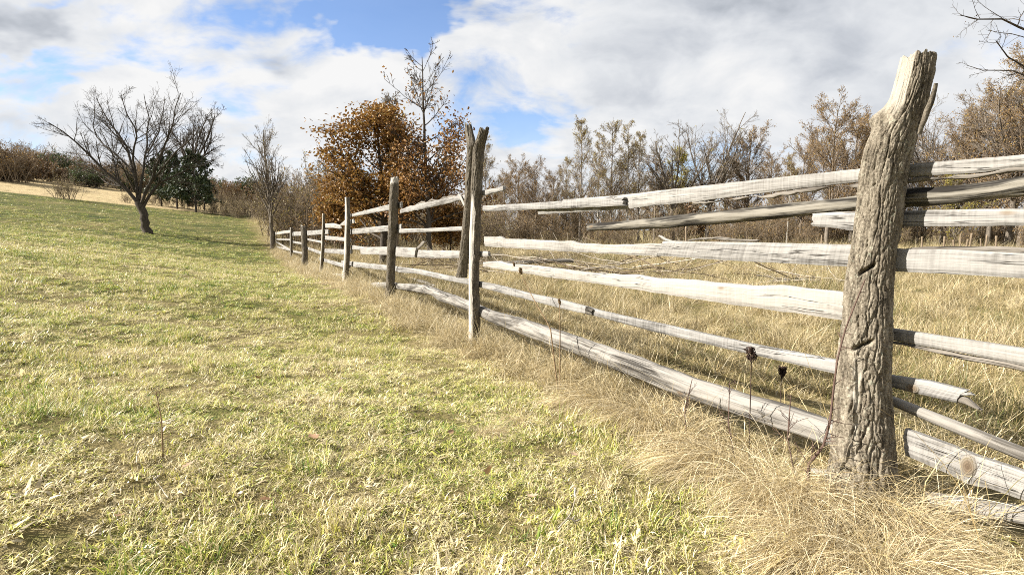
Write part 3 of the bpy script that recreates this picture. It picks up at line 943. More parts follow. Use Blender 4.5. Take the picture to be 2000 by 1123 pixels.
def knot(px, py, rw, rh, o, parent, seed=1):
    s, z = to_sz(on_fence(px, py, o))
    p = on_fence(px, py, o)
    kx = p[1] / FPX
    a0 = np.array(to_sz(on_fence(px - rw, py, o)))
    ra = abs(a0[0] - s); rb = rh * kx
    n = 28
    a = np.linspace(0, 2 * pi, n, endpoint=False)
    rng = np.random.RandomState(seed)
    rr = 1 + 0.08 * fbm(np.cos(a) * 2, np.sin(a) * 2, seed * 3.3, 2)
    V = []; G = []; Q = []; T = []
    rings = [1.0, 0.8, 0.55, 0.3]
    hs = [0.004, -0.002, -0.0035, -0.0045]
    for k, (q, h) in enumerate(zip(rings, hs)):
        V.append(from_sz(s + ra * q * rr * np.cos(a), z + rb * q * rr * np.sin(a), np.full(n, o + h)))
        G.append(np.stack([np.full(n, q), np.cos(a) * q * .1, np.full(n, seed * 1.0)], 1))
    V = np.concatenate(V + [from_sz(np.array([s]), np.array([z]), np.array([o - 0.004]))])
    G = np.concatenate(G + [np.array([[0, 0, seed]])])
    for k in range(3):
        i = np.arange(n) + k * n
        Q.append(np.stack([i, np.roll(i, -1), np.roll(i, -1) + n, i + n], 1))
    i = np.arange(n) + 3 * n
    T = np.stack([i, np.roll(i, -1), np.full(n, 4 * n)], 1)
    me = mesh_np('knot', V, np.concatenate(Q), T, attrs={'grain': G}, mats=[M_KNOT])
    obj('knot', me, parent)


def rails_by_label(txt):
    for c in fence.children:
        if txt in str(c.get('label', '')):
            return c


knot(1891, 911, 18, 24, -0.031, rails_by_label('large brown knot'), 1)
knot(1782, 758, 14, 10, -0.002, rails_by_label('splintered end'), 2)


def flap():
    """curl of bark standing off the thick post"""
    pts = [(1828, 163), (1822, 190), (1812, 215), (1803, 240), (1795, 262)]
    wid = [4, 6, 7, 6, 4]
    V = []
    n = 24
    t0 = np.linspace(0, 1, len(pts)); t = np.linspace(0, 1, n)
    px = np.interp(t, t0, [p[0] for p in pts]); py = np.interp(t, t0, [p[1] for p in pts]); ww = np.interp(t, t0, wid)
    for k in range(n):
        for (dx, do) in ((-1, 0.0), (-0.2, 0.018), (1, 0.022), (0.9, 0.012), (0, 0.004)):
            p = on_fence(px[k] + dx * ww[k] + 0.4 * sin(k * 0.9), py[k], -0.10 + do)
            V.append(p)
    V = np.array(V)
    ii = np.arange(n * 5).reshape(n, 5)
    a1 = np.roll(ii, -1, 1)
    Q = np.stack([ii[:-1], a1[:-1], a1[1:], ii[1:]], -1).reshape(-1, 4)
    Q = np.concatenate([Q, [[0, 1, 2, 3]], [[ii[-1, 3], ii[-1, 2], ii[-1, 1], ii[-1, 0]]]])
    me = mesh_np('bark_flap', V, Q, attrs={'grain': np.stack([V[:, 2], V[:, 0], V[:, 1]], 1), 'bare': np.zeros(len(V))}, mats=[M_BARK2])
    p1 = rails_by_label('thick leaning post')
    obj('bark_flap', me, p1)


flap()


# ------------------------------------------------------------------ trees
def wood_mat(name, dark, light, scale=18.0):
    m, nt = material(name)
    pos = nt.node('ShaderNodeTexCoord').outputs['Object']
    p2 = nt.vmath('MULTIPLY', pos, (1, 1, 0.35))
    n = nt.noise(p2, scale, 4, 0.65)
    rnd = nt.node('ShaderNodeObjectInfo').outputs['Random']
    c = nt.ramp(n, [(0.3, dark), (0.7, light)])
    c = nt.mix(nt.math('MULTIPLY', rnd, 0.35), c, nt.mix(0.5, c, light))
    finish(m, nt, c, 0.9, nt.bump(n, 0.5, 0.02), 0.15)
    return m


M_BARE = wood_mat('grey brown twig bark', (.085, .070, .055), (.22, .185, .145))
M_DARKB = wood_mat('dark tree bark', (.030, .025, .020), (.095, .078, .060))
M_PALEB = wood_mat('pale birch bark', (.16, .145, .12), (.44, .41, .35), 7.0)
M_BRUSH = wood_mat('brush twig bark', (.090, .068, .045), (.26, .20, .135))
M_TWIG = wood_mat('brown wood twig bark', (.090, .066, .045), (.27, .205, .14))
M_STICK = wood_mat('bleached stick wood', (.26, .22, .17), (.52, .46, .37))
M_THORN = wood_mat('reddish thorn stem', (.055, .034, .027), (.135, .088, .068), 60.0)


def leaf_mat(name, stops, trans=0.3):
    m, nt = material(name)
    r = nt.attr('rnd').outputs['Fac']
    c = nt.ramp(r, stops)
    finish_leafy(m, nt, c, trans, 0.5, 0.35)
    return m


M_OAKL = leaf_mat('russet oak leaf', [(0.0, (.10, .048, .018)), (0.35, (.22, .108, .034)), (0.7, (.34, .185, .062)), (1.0, (.45, .30, .13))])
M_OAKL2 = leaf_mat('ochre oak leaf', [(0.0, (.10, .050, .016)), (0.4, (.23, .118, .030)), (0.75, (.33, .18, .048)), (1.0, (.26, .195, .055))])
M_BROWNL = leaf_mat('brown alder leaf', [(0.0, (.13, .075, .028)), (0.4, (.26, .155, .055)), (0.75, (.33, .22, .075)), (1.0, (.25, .20, .065))])
M_OLIVEL = leaf_mat('olive birch leaf', [(0.0, (.18, .15, .05)), (0.5, (.33, .27, .085)), (1.0, (.42, .32, .12))])
M_YELLOWL = leaf_mat('yellow green leaf', [(0.0, (.16, .15, .025)), (0.5, (.30, .26, .04)), (1.0, (.36, .27, .05))])
M_GREENL = leaf_mat('dark green leaf', [(0.0, (.03, .05, .016)), (0.5, (.065, .095, .032)), (1.0, (.12, .13, .05))])
M_SCRUBL = leaf_mat('scrub oak leaf', [(0.0, (.060, .036, .018)), (0.4, (.135, .078, .036)), (0.7, (.20, .115, .05)), (1.0, (.12, .105, .045))])
M_NEEDLE = leaf_mat('pine needle', [(0.0, (.022, .034, .014)), (0.6, (.055, .075, .032)), (1.0, (.09, .105, .045))], 0.1)


def rs_line(P, n):
    P = np.asarray(P, float)
    seg = np.r_[0, np.cumsum(np.linalg.norm(np.diff(P, axis=0), axis=1))]
    t = np.linspace(0, seg[-1], n)
    return np.stack([np.interp(t, seg, P[:, k]) for k in range(3)], 1)


def sprout(rng, P, R, count, ratio, ang, npts, wander, trop, rr, tmin=0.2, tmax=1.0, rmin=0.002, tpow=1.0, minlen=0.0, shape=0.6, tip=0.35):
    """children of every parent branch, all at once"""
    B, n, _ = P.shape
    ix = np.repeat(np.arange(B), count)
    K = len(ix)
    t = tmin + (tmax - tmin) * rng.uniform(size=K) ** tpow
    f = t * (n - 1)
    i0 = np.clip(np.floor(f).astype(int), 0, n - 2)
    w = (f - i0)[:, None]
    pos = P[ix, i0] * (1 - w) + P[ix, i0 + 1] * w
    T = P[ix, i0 + 1] - P[ix, i0]
    T /= np.linalg.norm(T, axis=1, keepdims=True) + 1e-9
    rad = R[ix, i0] * (1 - w[:, 0]) + R[ix, i0 + 1] * w[:, 0]
    plen = np.linalg.norm(np.diff(P, axis=1), axis=2).sum(1)[ix]
    rv = rng.normal(size=(K, 3))
    side = rv - (rv * T).sum(1, keepdims=True) * T
    side /= np.linalg.norm(side, axis=1, keepdims=True) + 1e-9
    an = np.radians(ang) * rng.uniform(0.6, 1.3, K)[:, None]
    d = T * np.cos(an) + side * np.sin(an)
    L = np.maximum(plen * ratio * (1 - shape * (t - tmin) / max(tmax - tmin, 1e-3)) * rng.uniform(0.55, 1.25, K), minlen)
    out = np.zeros((K, npts, 3))
    out[:, 0] = pos
    st = (L / (npts - 1))[:, None]
    for k in range(1, npts):
        d = d + wander * rng.normal(size=(K, 3)) + np.array([0, 0, trop])
        d /= np.linalg.norm(d, axis=1, keepdims=True)
        out[:, k] = out[:, k - 1] + d * st
    r0 = np.maximum(rad * rr, rmin)
    Rr = r0[:, None] * np.linspace(1, tip, npts)[None, :]
    return out, np.maximum(Rr, rmin * 0.7)


def leaves(rng, pos, size, jitter=0.05, fold=0.35, droop=0.3, elong=1.5):
    """folded six sided leaves at points"""
    K = len(pos)
    pos = pos + rng.normal(size=(K, 3)) * jitter
    ax = rng.normal(size=(K, 3)); ax[:, 2] -= droop
    ax /= np.linalg.norm(ax, axis=1, keepdims=True)
    rv = rng.normal(size=(K, 3)); rv[:, 2] += 0.6
    sx = np.cross(ax, rv); sx /= np.linalg.norm(sx, axis=1, keepdims=True) + 1e-9
    nz = np.cross(sx, ax)
    s = (size * rng.uniform(0.6, 1.3, K))[:, None]
    e = elong
    b = pos
    tip = pos + ax * s * e + nz * s * 0.2 * rng.normal(size=(K, 1))
    l1 = pos + ax * s * 0.35 * e - sx * s * 0.42 + nz * s * fold * rng.uniform(0, 1, (K, 1))
    l2 = pos + ax * s * 0.75 * e - sx * s * 0.34 + nz * s * fold * rng.uniform(0, 1, (K, 1))
    r1 = pos + ax * s * 0.35 * e + sx * s * 0.42 + nz * s * fold * rng.uniform(0, 1, (K, 1))
    r2 = pos + ax * s * 0.75 * e + sx * s * 0.34 + nz * s * fold * rng.uniform(0, 1, (K, 1))
    V = np.stack([b, l1, l2, tip, r2, r1], 1).reshape(-1, 3)
    i = np.arange(K)[:, None] * 6
    Q = np.concatenate([i + np.array([[0, 1, 2, 3]]), i + np.array([[0, 3, 4, 5]])])
    rnd = np.repeat(np.clip(rng.beta(1.6, 1.6, K), 0, 1), 6)
    return V, Q, rnd


def tree_object(name, thick, thin, mat, leafsets=(), loc=(0, 0, 0), mat_thin=None, **tags):
    """thick: list of (P,R,sides) for the trunk and limbs; thin: same for the crown's twigs"""
    root = obj(name, None, loc=loc, **tags)
    V, Q = merge([tubes(*t) for t in thick])
    obj('trunk', mesh_np('trunk', V, Q, mats=[mat]), root)
    if thin:
        V, Q = merge([tubes(*t) for t in thin])
        obj('crown', mesh_np('crown', V, Q, mats=[mat_thin or mat]), root)
    for (nm, (V, Q, rnd), lm) in leafsets:
        obj(nm, mesh_np(nm, V, Q, smooth=False, attrs={'rnd': rnd}, mats=[lm]), root)
    return root


def place(o, x, y, rz=0.0, s=1.0, sz=None, label=None, group=None, dz=-0.05):
    o.location = (x, y, hz(x, y) + dz)
    o.rotation_euler = (0, 0, rz)
    o.scale = (s, s, sz if sz else s)
    if label: o['label'] = label
    if group: o['group'] = group


def px_limbs(base_px, Y, limbs, rng, base):
    """limb outlines given in the plane of the tree, spread in depth"""
    out = []
    for (pts, r0, r1, dy) in limbs:
        n = len(pts)
        P = []
        for k, (px, py) in enumerate(pts):
            P.append(at(px, py, Y + dy * k / max(n - 1, 1)) - base)
        P = rs_line(P, 9)
        P[1:-1] += rng.normal(size=(7, 3)) * 0.035
        out.append((P, np.linspace(r0, r1, 9)))
    return out


# ---- lone bare tree on the pasture
def lone_tree():
    rng = np.random.RandomState(11)
    b = on_ground(288, 456, 60)
    Y = b[1]
    k = Y / FPX
    L = px_limbs(None, Y, [
        ([(288, 460), (285, 435), (279, 412), (270, 396)], 8 * k, 6.6 * k, 0.0)], rng, b)
    trunk = L[0]
    limbs = px_limbs(None, Y, [
        ([(271, 398), (243, 368), (210, 338), (172, 300), (132, 262), (95, 240)], 4.4 * k, 0.9 * k, -0.6),
        ([(270, 396), (266, 352), (262, 322), (243, 282), (215, 240), (188, 192)], 4.2 * k, 0.7 * k, 0.7),
        ([(266, 352), (258, 305), (268, 262), (246, 215), (236, 182)], 3.0 * k, 0.6 * k, -1.1),
        ([(275, 402), (292, 362), (312, 312), (331, 262), (344, 216), (353, 182)], 4.0 * k, 0.7 * k, -0.9),
        ([(280, 404), (302, 368), (338, 345), (372, 330), (412, 318)], 3.6 * k, 0.7 * k, 1.4),
        ([(272, 390), (281, 325), (286, 272), (291, 222), (281, 184)], 3.4 * k, 0.6 * k, 1.3),
        ([(264, 342), (228, 302), (194, 276), (180, 242), (184, 205)], 2.6 * k, 0.6 * k, 1.2),
        ([(243, 368), (205, 345), (168, 322), (118, 308)], 2.2 * k, 0.5 * k, 0.8),
        ([(292, 362), (320, 330), (350, 290), (385, 262), (400, 235)], 2.4 * k, 0.5 * k, -1.6),
        ([(288, 300), (310, 262), (318, 225), (322, 188)], 2.0 * k, 0.5 * k, 1.9),
        ([(268, 380), (250, 345), (232, 318), (215, 290), (200, 262)], 2.4 * k, 0.5 * k, -2.2),
    ], rng, b)
    TP, TR = trunk
    TR = TR.copy(); TR[0] *= 1.35; TR[1] *= 1.1
    LP = np.array([p for p, r in limbs]); LR = np.array([r for p, r in limbs]) * 0.82
    a, ar = sprout(rng, LP, LR, 13, 0.46, 42, 7, 0.10, 0.05, 0.55, 0.2, 1.0, 0.008)
    c, cr = sprout(rng, a, ar, 8, 0.55, 42, 5, 0.12, 0.06, 0.6, 0.15, 1.0, 0.0058)
    d, dr = sprout(rng, c, cr, 3, 0.6, 40, 4, 0.14, 0.06, 0.7, 0.2, 1.0, 0.0048)
    tree_object('bare_tree', [(TP[None], TR[None], 14), (LP, LR, 8)], [(a, ar, 5), (c, cr, 3), (d, dr, 3)], M_DARKB, loc=b,
                label='lone bare tree with wide spreading crown standing on the green pasture', cat='tree')


lone_tree()


def trunk_path(rng, h, lean=0.0, wob=0.02, n=12):
    z = np.linspace(0, h, n)
    x = np.cumsum(rng.normal(size=n) * wob * h / n * 3) + lean * z
    y = np.cumsum(rng.normal(size=n) * wob * h / n * 3)
    return np.stack([x - x[0], y - y[0], z], 1)


def gen_tree(seed, h, r, kind):
    """returns thick, thin, twig end points"""
    rng = np.random.RandomState(seed)
    if kind == 'spread':            # rounded bare crown, forking low
        T = trunk_path(rng, h * 0.42, 0.03)
        TR = np.linspace(r * 1.25, r * 0.8, 12)
        L, LR = sprout(rng, T[None], TR[None], 9, 1.25, 33, 9, 0.07, 0.05, 0.55, 0.55, 1.0, 0.012, shape=0.15)
        a, ar = sprout(rng, L, LR, 11, 0.5, 38, 6, 0.11, 0.05, 0.55, 0.2, 1.0, 0.010)
        c, cr = sprout(rng, a, ar, 8, 0.5, 38, 4, 0.14, 0.05, 0.6, 0.2, 1.0, 0.008)
        d, dr = sprout(rng, c, cr, 4, 0.6, 36, 3, 0.15, 0.04, 0.7, 0.25, 1.0, 0.007)
        return [(T[None], TR[None], 10), (L, LR, 6)], [(a, ar, 4), (c, cr, 3), (d, dr, 3)], rng, (a, c, d)
    if kind == 'slim':              # birch or alder: straight stem, short rising branches
        T = trunk_path(rng, h, 0.01, 0.012, 16)
        TR = np.linspace(r, r * 0.12, 16)
        L, LR = sprout(rng, T[None], TR[None], 52, 0.27, 48, 7, 0.08, 0.07, 0.42, 0.22, 0.99, 0.010, shape=0.75)
        a, ar = sprout(rng, L, LR, 11, 0.5, 40, 5, 0.10, 0.05, 0.55, 0.2, 1.0, 0.007)
        c, cr = sprout(rng, a, ar, 6, 0.6, 40, 3, 0.15, -0.02, 0.6, 0.2, 1.0, 0.007)
        return [(T[None], TR[None], 8)], [(L, LR, 4), (a, ar, 3), (c, cr, 3)], rng, (L, a, c)
    if kind == 'round':             # leafy brown crown, many branches from low down
        T = trunk_path(rng, h * 0.88, 0.0, 0.02, 14)
        TR = np.linspace(r, r * 0.15, 14)
        L, LR = sprout(rng, T[None], TR[None], 42, 0.50, 50, 8, 0.06, 0.07, 0.45, 0.14, 0.98, 0.012, shape=0.62)
        a, ar = sprout(rng, L, LR, 13, 0.42, 40, 5, 0.09, 0.04, 0.55, 0.2, 1.0, 0.008)
        c, cr = sprout(rng, a, ar, 8, 0.55, 40, 4, 0.15, 0.02, 0.6, 0.2, 1.0, 0.007)
        return [(T[None], TR[None], 8)], [(L, LR, 4), (a, ar, 3), (c, cr, 3)], rng, (a, c)
    if kind == 'thicket':           # bush of many stems
        n = 34
        base = rng.normal(size=(n, 3)) * np.array([0.55, 0.55, 0]) * h / 3
        d = rng.normal(size=(n, 3)) * np.array([0.22, 0.22, 0]) + np.array([0, 0, 1]) + base * 0.12
        P = np.zeros((n, 8, 3)); P[:, 0] = base
        hh = h * rng.uniform(0.55, 1.05, n)
        for k in range(1, 8):
            d = d + rng.normal(size=(n, 3)) * 0.09
            d /= np.linalg.norm(d, axis=1, keepdims=True)
            P[:, k] = P[:, k - 1] + d * (hh / 7)[:, None]
        R = (r * rng.uniform(0.5, 1.1, n))[:, None] * np.linspace(1, 0.3, 8)[None]
        a, ar = sprout(rng, P, R, 12, 0.34, 42, 5, 0.13, 0.05, 0.55, 0.12, 1.0, 0.007)
        c, cr = sprout(rng, a, ar, 6, 0.5, 42, 3, 0.16, 0.03, 0.6, 0.15, 1.0, 0.006)
        return [(P, R, 5)], [(a, ar, 3), (c, cr, 3)], rng, (a, c)
    if kind == 'sapling':           # upswept thin crown
        T = trunk_path(rng, h * 0.95, -0.015, 0.018, 16)
        TR = np.linspace(r, r * 0.15, 16)
        L, LR = sprout(rng, T[None], TR[None], 44, 0.42, 36, 8, 0.06, 0.08, 0.5, 0.18, 0.97, 0.010, shape=0.6)
        a, ar = sprout(rng, L, LR, 10, 0.45, 34, 5, 0.10, 0.07, 0.55, 0.2, 1.0, 0.007)
        c, cr = sprout(rng, a, ar, 5, 0.5, 34, 4, 0.12, 0.05, 0.6, 0.2, 1.0, 0.0055)
        return [(T[None], TR[None], 9)], [(L, LR, 4), (a, ar, 3), (c, cr, 3)], rng, (a, c)


def pick(rng, sets, frac, tlo=0.3):
    out = []
    for S in sets:
        B, n, _ = S.shape
        k = int(B * frac)
        i = rng.randint(0, B, k); j = rng.randint(max(1, int(n * tlo)), n, k)
        out.append(S[i, j])
    return np.concatenate(out)


def leafy(kind, seed, h, r, mat, lm, frac, size, name, jitter=0.06, mat_thin=None, keep=None, elong=1.4, **tags):
    thick, thin, rng, sets = gen_tree(seed, h, r, kind)
    ls = ()
    if lm is not None:
        pts = pick(rng, sets, frac)
        if keep is not None:
            pts = pts[keep(pts, rng)]
        ls = (('foliage', leaves(rng, pts, size, jitter, elong=elong), lm),)
    return tree_object(name, thick, thin, mat, ls, mat_thin=mat_thin, **tags)


# ---- second bare tree and pines behind the lone tree
t2 = leafy('spread', 21, 7.4, 0.16, M_DARKB, None, 0, 0, 'bare_tree', label='smaller bare tree with rounded crown beside the dark pines', cat='tree')
_b = on_ground(372, 404, 90)
place(t2, _b[0], _b[1], 0.6, 1.06 * _b[1] / 42)


def pine(seed, h):
    rng = np.random.RandomState(seed)
    T = trunk_path(rng, h, 0.0, 0.008, 14)
    TR = np.linspace(0.11, 0.02, 14)
    L, LR = sprout(rng, T[None], TR[None], 46, 0.42, 74, 7, 0.05, 0.03, 0.35, 0.12, 0.98, 0.012, shape=0.8)
    a, ar = sprout(rng, L, LR, 9, 0.36, 48, 4, 0.08, 0.04, 0.5, 0.25, 1.0, 0.008)
    pts = np.concatenate([pick(rng, (a,), 9.0, 0.2), pick(rng, (L,), 8.0, 0.4)])
    lv = leaves(rng, pts, 0.15, 0.05, fold=0.2, droop=-0.5, elong=1.7)
    return tree_object('pine_tree', [(T[None], TR[None], 8)], [(L, LR, 4), (a, ar, 3)], M_DARKB, (('foliage', lv, M_NEEDLE),), cat='tree')


_pg = 'dark pines behind the lone bare tree'
pi0 = pine(31, 6.0)
for k, (px, py, h) in enumerate([(388, 392, 1.0), (352, 392, 0.92), (322, 388, 0.85), (405, 396, 0.62)]):
    o = pi0 if k == 0 else copy_tree(pi0)
    g = ground_at(px, 52 + 1.5 * k)
    place(o, g[0], g[1], 1.3 * k, h * 0.95, label='dark green pine growing low behind the lone bare tree', group=_pg)

# ---- slender tree at the far end of the fence
s1 = leafy('sapling', 41, 7.4, 0.13, M_BARE, M_OLIVEL, 0.03, 0.05, 'slender_tree', label='slender bare tree with upswept twigs at the far end of the fence', cat='tree')
_b = on_ground(532, 486, 60)
place(s1, _b[0], _b[1], 0.2, 0.86)


# ---- russet oaks behind the fence
def oak(seed, h, r, spread, dens, size, name, label, lm, low=0.18, sparse_top=False, cluster=5):
    rng = np.random.RandomState(seed)
    T = trunk_path(rng, h, 0.0, 0.015, 14)
    TR = np.linspace(r, r * 0.12, 14)
    L, LR = sprout(rng, T[None], TR[None], 40, spread, 56, 8, 0.10, 0.06, 0.45, low, 0.98, 0.010, shape=0.6)
    a, ar = sprout(rng, L, LR, 8, 0.42, 46, 5, 0.14, 0.05, 0.55, 0.2, 1.0, 0.008)
    c, cr = sprout(rng, a, ar, 4, 0.5, 42, 4, 0.16, 0.02, 0.6, 0.2, 1.0, 0.006)
    ends = np.concatenate([c[:, -1], c[:, 2], a[:, -1]])
    ends = ends[rng.uniform(size=len(ends)) < dens]
    if sparse_top:
        p = np.clip(1.5 - (ends[:, 2] / h) * 1.5, 0.03, 1) ** 1.2
        p *= np.where(ends[:, 2] > 0.74 * h, 0.15, 1)
        ends = ends[rng.uniform(size=len(ends)) < p]
    pts = np.repeat(ends, cluster, 0)
    lv = leaves(rng, pts, size, 0.14, fold=0.5, droop=0.4, elong=1.7)
    return tree_object(name, [(T[None], TR[None], 8), (L, LR, 4)], [(a, ar, 3), (c, cr, 3)], M_DARKB, (('foliage', lv, lm),), label=label, cat='tree')


ok1 = oak(51, 4.9, 0.10, 0.50, 0.72, 0.058, 'oak_tree', 'bushy young oak covered in orange brown autumn leaves', M_OAKL2, cluster=6)
g = ground_at(748, 19.5); place(ok1, g[0], g[1], 2.2, 1.32, sz=1.06)
ok2 = oak(53, 6.5, 0.095, 0.36, 0.7, 0.058, 'oak_tree', 'taller young oak with bare top and russet leaves lower down', M_OAKL, sparse_top=True, cluster=6)
g = ground_at(838, 18.5); place(ok2, g[0], g[1], 1.1, 1.04)
ok3 = oak(57, 2.4, 0.05, 0.6, 0.7, 0.058, 'oak_tree', 'small ochre leaved oak sapling low behind the fence', M_OAKL2, cluster=3, low=0.1)
g = ground_at(668, 25.0); place(ok3, g[0], g[1], 1.9, 1.25)
ok4 = copy_tree(ok3); g = ground_at(880, 21.0); place(ok4, g[0], g[1], 0.9, 0.85, label='knee-high russet oak regrowth beneath the taller oak')
tb = leafy('slim', 59, 6.0, 0.06, M_BARE, M_OLIVEL, 0.02, 0.05, 'slender_tree', label='thin bare tree poking up between the two russet oaks', cat='tree')
g = ground_at(775, 24.0); place(tb, g[0], g[1], 0.3, 1.12)

# ---- hedge thickets at the end of the fence and under the pines
thA = leafy('thicket', 61, 3.0, 0.028, M_BRUSH, M_BROWNL, 0.3, 0.055, 'thicket', cat='shrub')
thB = leafy('thicket', 62, 3.2, 0.026, M_BRUSH, M_OLIVEL, 0.22, 0.05, 'thicket', cat='shrub')
thC = leafy('thicket', 63, 2.2, 0.022, M_BRUSH, M_SCRUBL, 0.75, 0.085, 'bush', cat='shrub')
thD = leafy('thicket', 64, 2.4, 0.024, M_DARKB, M_GREENL, 0.75, 0.09, 'bush', cat='shrub')
_first = {}


def put(proto, x, y, rz, s, label, group, sz=None):
    if proto.name not in _first:
        _first[proto.name] = 1
        o = proto
    else:
        o = copy_tree(proto)
    place(o, x, y, rz, s, sz, label, group)
    return o


rng = np.random.RandomState(5)
for (px, Y, s, p) in [(548, 36, 1.15, thB), (572, 33, 1.0, thB), (596, 31, 1.05, thA), (618, 30, 1.1, thB), (640, 28, 1.15, thA), (610, 38, 1.5, thA), (580, 41, 1.45, thB), (655, 33, 1.5, thB), (690, 30, 1.3, thA), (715, 27, 1.1, thB), (632, 44, 1.8, thB), (668, 41, 1.7, thA), (820, 34, 1.2, thA), (850, 30, .9, thB), (880, 36, 1.3, thA), (905, 32, 1.1, thB), (930, 38, 1.4, thA), (760, 32, 1.2, thB), (790, 38, 1.5, thA), (950, 34, 1.1, thB)]:
    g = ground_at(px, Y)
    put(p, g[0], g[1], rng.uniform(0, 6), s * 0.92, 'dense leafless thicket of thin stems in the hedge behind the fence end', 'hedge thickets behind the fence end')
for (px, Y, s, p) in [(432, 60, 1.0, thB), (455, 58, 0.9, thB), (476, 56, 0.9, thB), (497, 53, 0.9, thA), (512, 48, 0.9, thB), (395, 58, 0.8, thB), (365, 56, 0.7, thA), (335, 56, 0.62, thB), (308, 55, 0.6, thB), (280, 54, .45, thA), (255, 53, .4, thB), (420, 52, .55, thB), (445, 51, .5, thB), (470, 50, .6, thB)]:
    g = ground_at(px, Y)
    put(p, g[0], g[1], rng.uniform(0, 6), s * 0.8, 'low bare hedge bush along the far edge of the pasture', 'hedge bushes along the pasture edge')
_sg = 'autumn scrub on the slope beyond the pasture'
for k in range(215):
    px = rng.uniform(-260, 560)
    top = np.interp(px, [-260, 0, 130, 450, 560], [58, 61, 69, 86, 98])
    Y = top + 72 * rng.uniform() ** 1.3
    g = ground_at(px, Y)
    p = [thC, thC, thC, thD, thA][rng.randint(5)]
    lab = {'thicket': 'leafless brown scrub bush on the slope beyond the pasture'}.get(p.name.split('.')[0]) or \
        ('dark green scrub bush on the slope beyond the pasture' if p is thD else 'rust brown scrub bush on the slope beyond the pasture')
    put(p, g[0], g[1], rng.uniform(0, 6), rng.uniform(0.9, 1.75), lab, _sg)
for (px, Y, s) in [(-30, 62, 1.7), (12, 60, 1.6), (40, 63, 1.5), (-80, 60, 1.8)]:
    g = ground_at(px, Y)
    put(thA, g[0], g[1], rng.uniform(0, 6), s, 'tall dark bush at the upper end of the pasture', 'tall bushes at the upper pasture end')
# small lone bush on the rough ground
g = ground_at(137, 47); put(thB, g[0], g[1], 0.4, 0.7, 'small round leafless bush alone on the tan rough ground', 'rough ground bush')

# ---- wood beyond the dry field on the right
wB = [leafy('slim', 71 + i, 9.0, 0.085, M_BARE, M_OLIVEL, 0.75, 0.042, 'birch_tree', cat='tree', mat_thin=M_TWIG) for i in range(2)]
wP = leafy('slim', 75, 8.5, 0.075, M_PALEB, M_OLIVEL, 0.6, 0.042, 'birch_tree', cat='tree', mat_thin=M_TWIG)
wS = [leafy('spread', 81 + i, 9.0, 0.13, M_BARE, M_OLIVEL, 0.03, 0.07, 'bare_tree', cat='tree') for i in range(2)]
wR = [leafy('round', 91 + i, 8.0, 0.12, M_BARE, M_BROWNL, 1.0, 0.042, 'alder_tree', cat='tree', mat_thin=M_TWIG) for i in range(2)]
wY = leafy('round', 95, 6.5, 0.10, M_BARE, M_YELLOWL, 1.2, 0.06, 'willow_tree', cat='tree')


def wood(px, top, Y, p, h, label, group=None):
    g = ground_at(px, Y)
    ztop = at(px, top, Y)[2]
    s = (ztop - g[2]) / h
    return put(p, g[0], g[1], rng.uniform(0, 6), s, label, group)


LB = 'slim birch with sparse olive leaves in the wood beyond the dry field'
LP = 'slim pale stemmed birch in the wood beyond the dry field'
LR_ = 'round crowned alder with brown leaves in the wood beyond the dry field'
LS = 'leafless spreading tree in the wood beyond the dry field'
GW = 'trees of the wood beyond the dry field'
wood(1132, 236, 42, wB[0], 9.0, 'tall pointed birch with olive leaves rising above its neighbours in the wood', None)
wood(1190, 228, 43, wB[1], 9.0, LB, GW)
wood(1222, 240, 44, wP, 8.5, LP, GW)
wood(1245, 262, 45, wB[0], 9.0, LB, GW)
wood(1166, 258, 46, wP, 8.5, LP, GW)
wood(1312, 198, 46, wS[0], 9.0, LS, GW)
wood(1380, 204, 45, wS[1], 9.0, LS, GW)
wood(1455, 238, 45, wR[0], 8.0, LR_, GW)
wood(1330, 290, 60, wY, 6.5, 'yellow green leaved tree peering out behind the bare trees of the wood', None)
wood(1500, 285, 62, wR[1], 8.0, LR_, GW)
wood(1010, 300, 44, wR[1], 8.0, LR_, GW)
wood(1045, 306, 42, wR[0], 8.0, LR_, GW)
wood(985, 325, 46, wR[0], 8.0, LR_, GW)
wood(952, 262, 40, wP, 8.5, LP, GW)
wood(930, 310, 50, wB[0], 9.0, LB, GW)
wood(1080, 322, 48, wR[1], 8.0, LR_, GW)
wood(1105, 300, 44, wB[1], 9.0, LB, GW)
wood(1278, 290, 48, wR[0], 8.0, LR_, GW)
wood(1410, 300, 52, wR[1], 8.0, LR_, GW)
wood(1560, 262, 42, wR[0], 8.0, LR_, GW)
wood(1612, 176, 38, wR[1], 8.0, 'largest alder with dense rust brown crown standing left of the thick post', None)
wood(1658, 205, 40, wR[0], 8.0, LR_, GW)
wood(1695, 212, 42, wR[1], 8.0, LR_, GW)
wood(1535, 300, 40, wP, 8.5, LP, GW)
wood(1745, 236, 44, wR[0], 8.0, LR_, GW)
wood(1800, 225, 40, wS[0], 9.0, LS, GW)
wood(1838, 170, 40, wS[1], 9.0, LS, GW)
wood(1880, 185, 38, wR[1], 8.0, LR_, GW)
wood(1925, 140, 36, wR[0], 8.0, LR_, GW)
wood(1965, 110, 34, wS[1], 9.0, LS, GW)
wood(1990, 72, 32, wR[1], 8.0, LR_, GW)
wood(2050, 90, 32, wR[0], 8.0, LR_, GW)
wood(2120, 70, 31, wR[1], 8.0, LR_, GW)
wood(2220, 60, 31, wR[0], 8.0, LR_, GW)
wood(1860, 330, 33, wY, 6.5, 'yellow leaved tree under the tall alders at the wood edge', None)
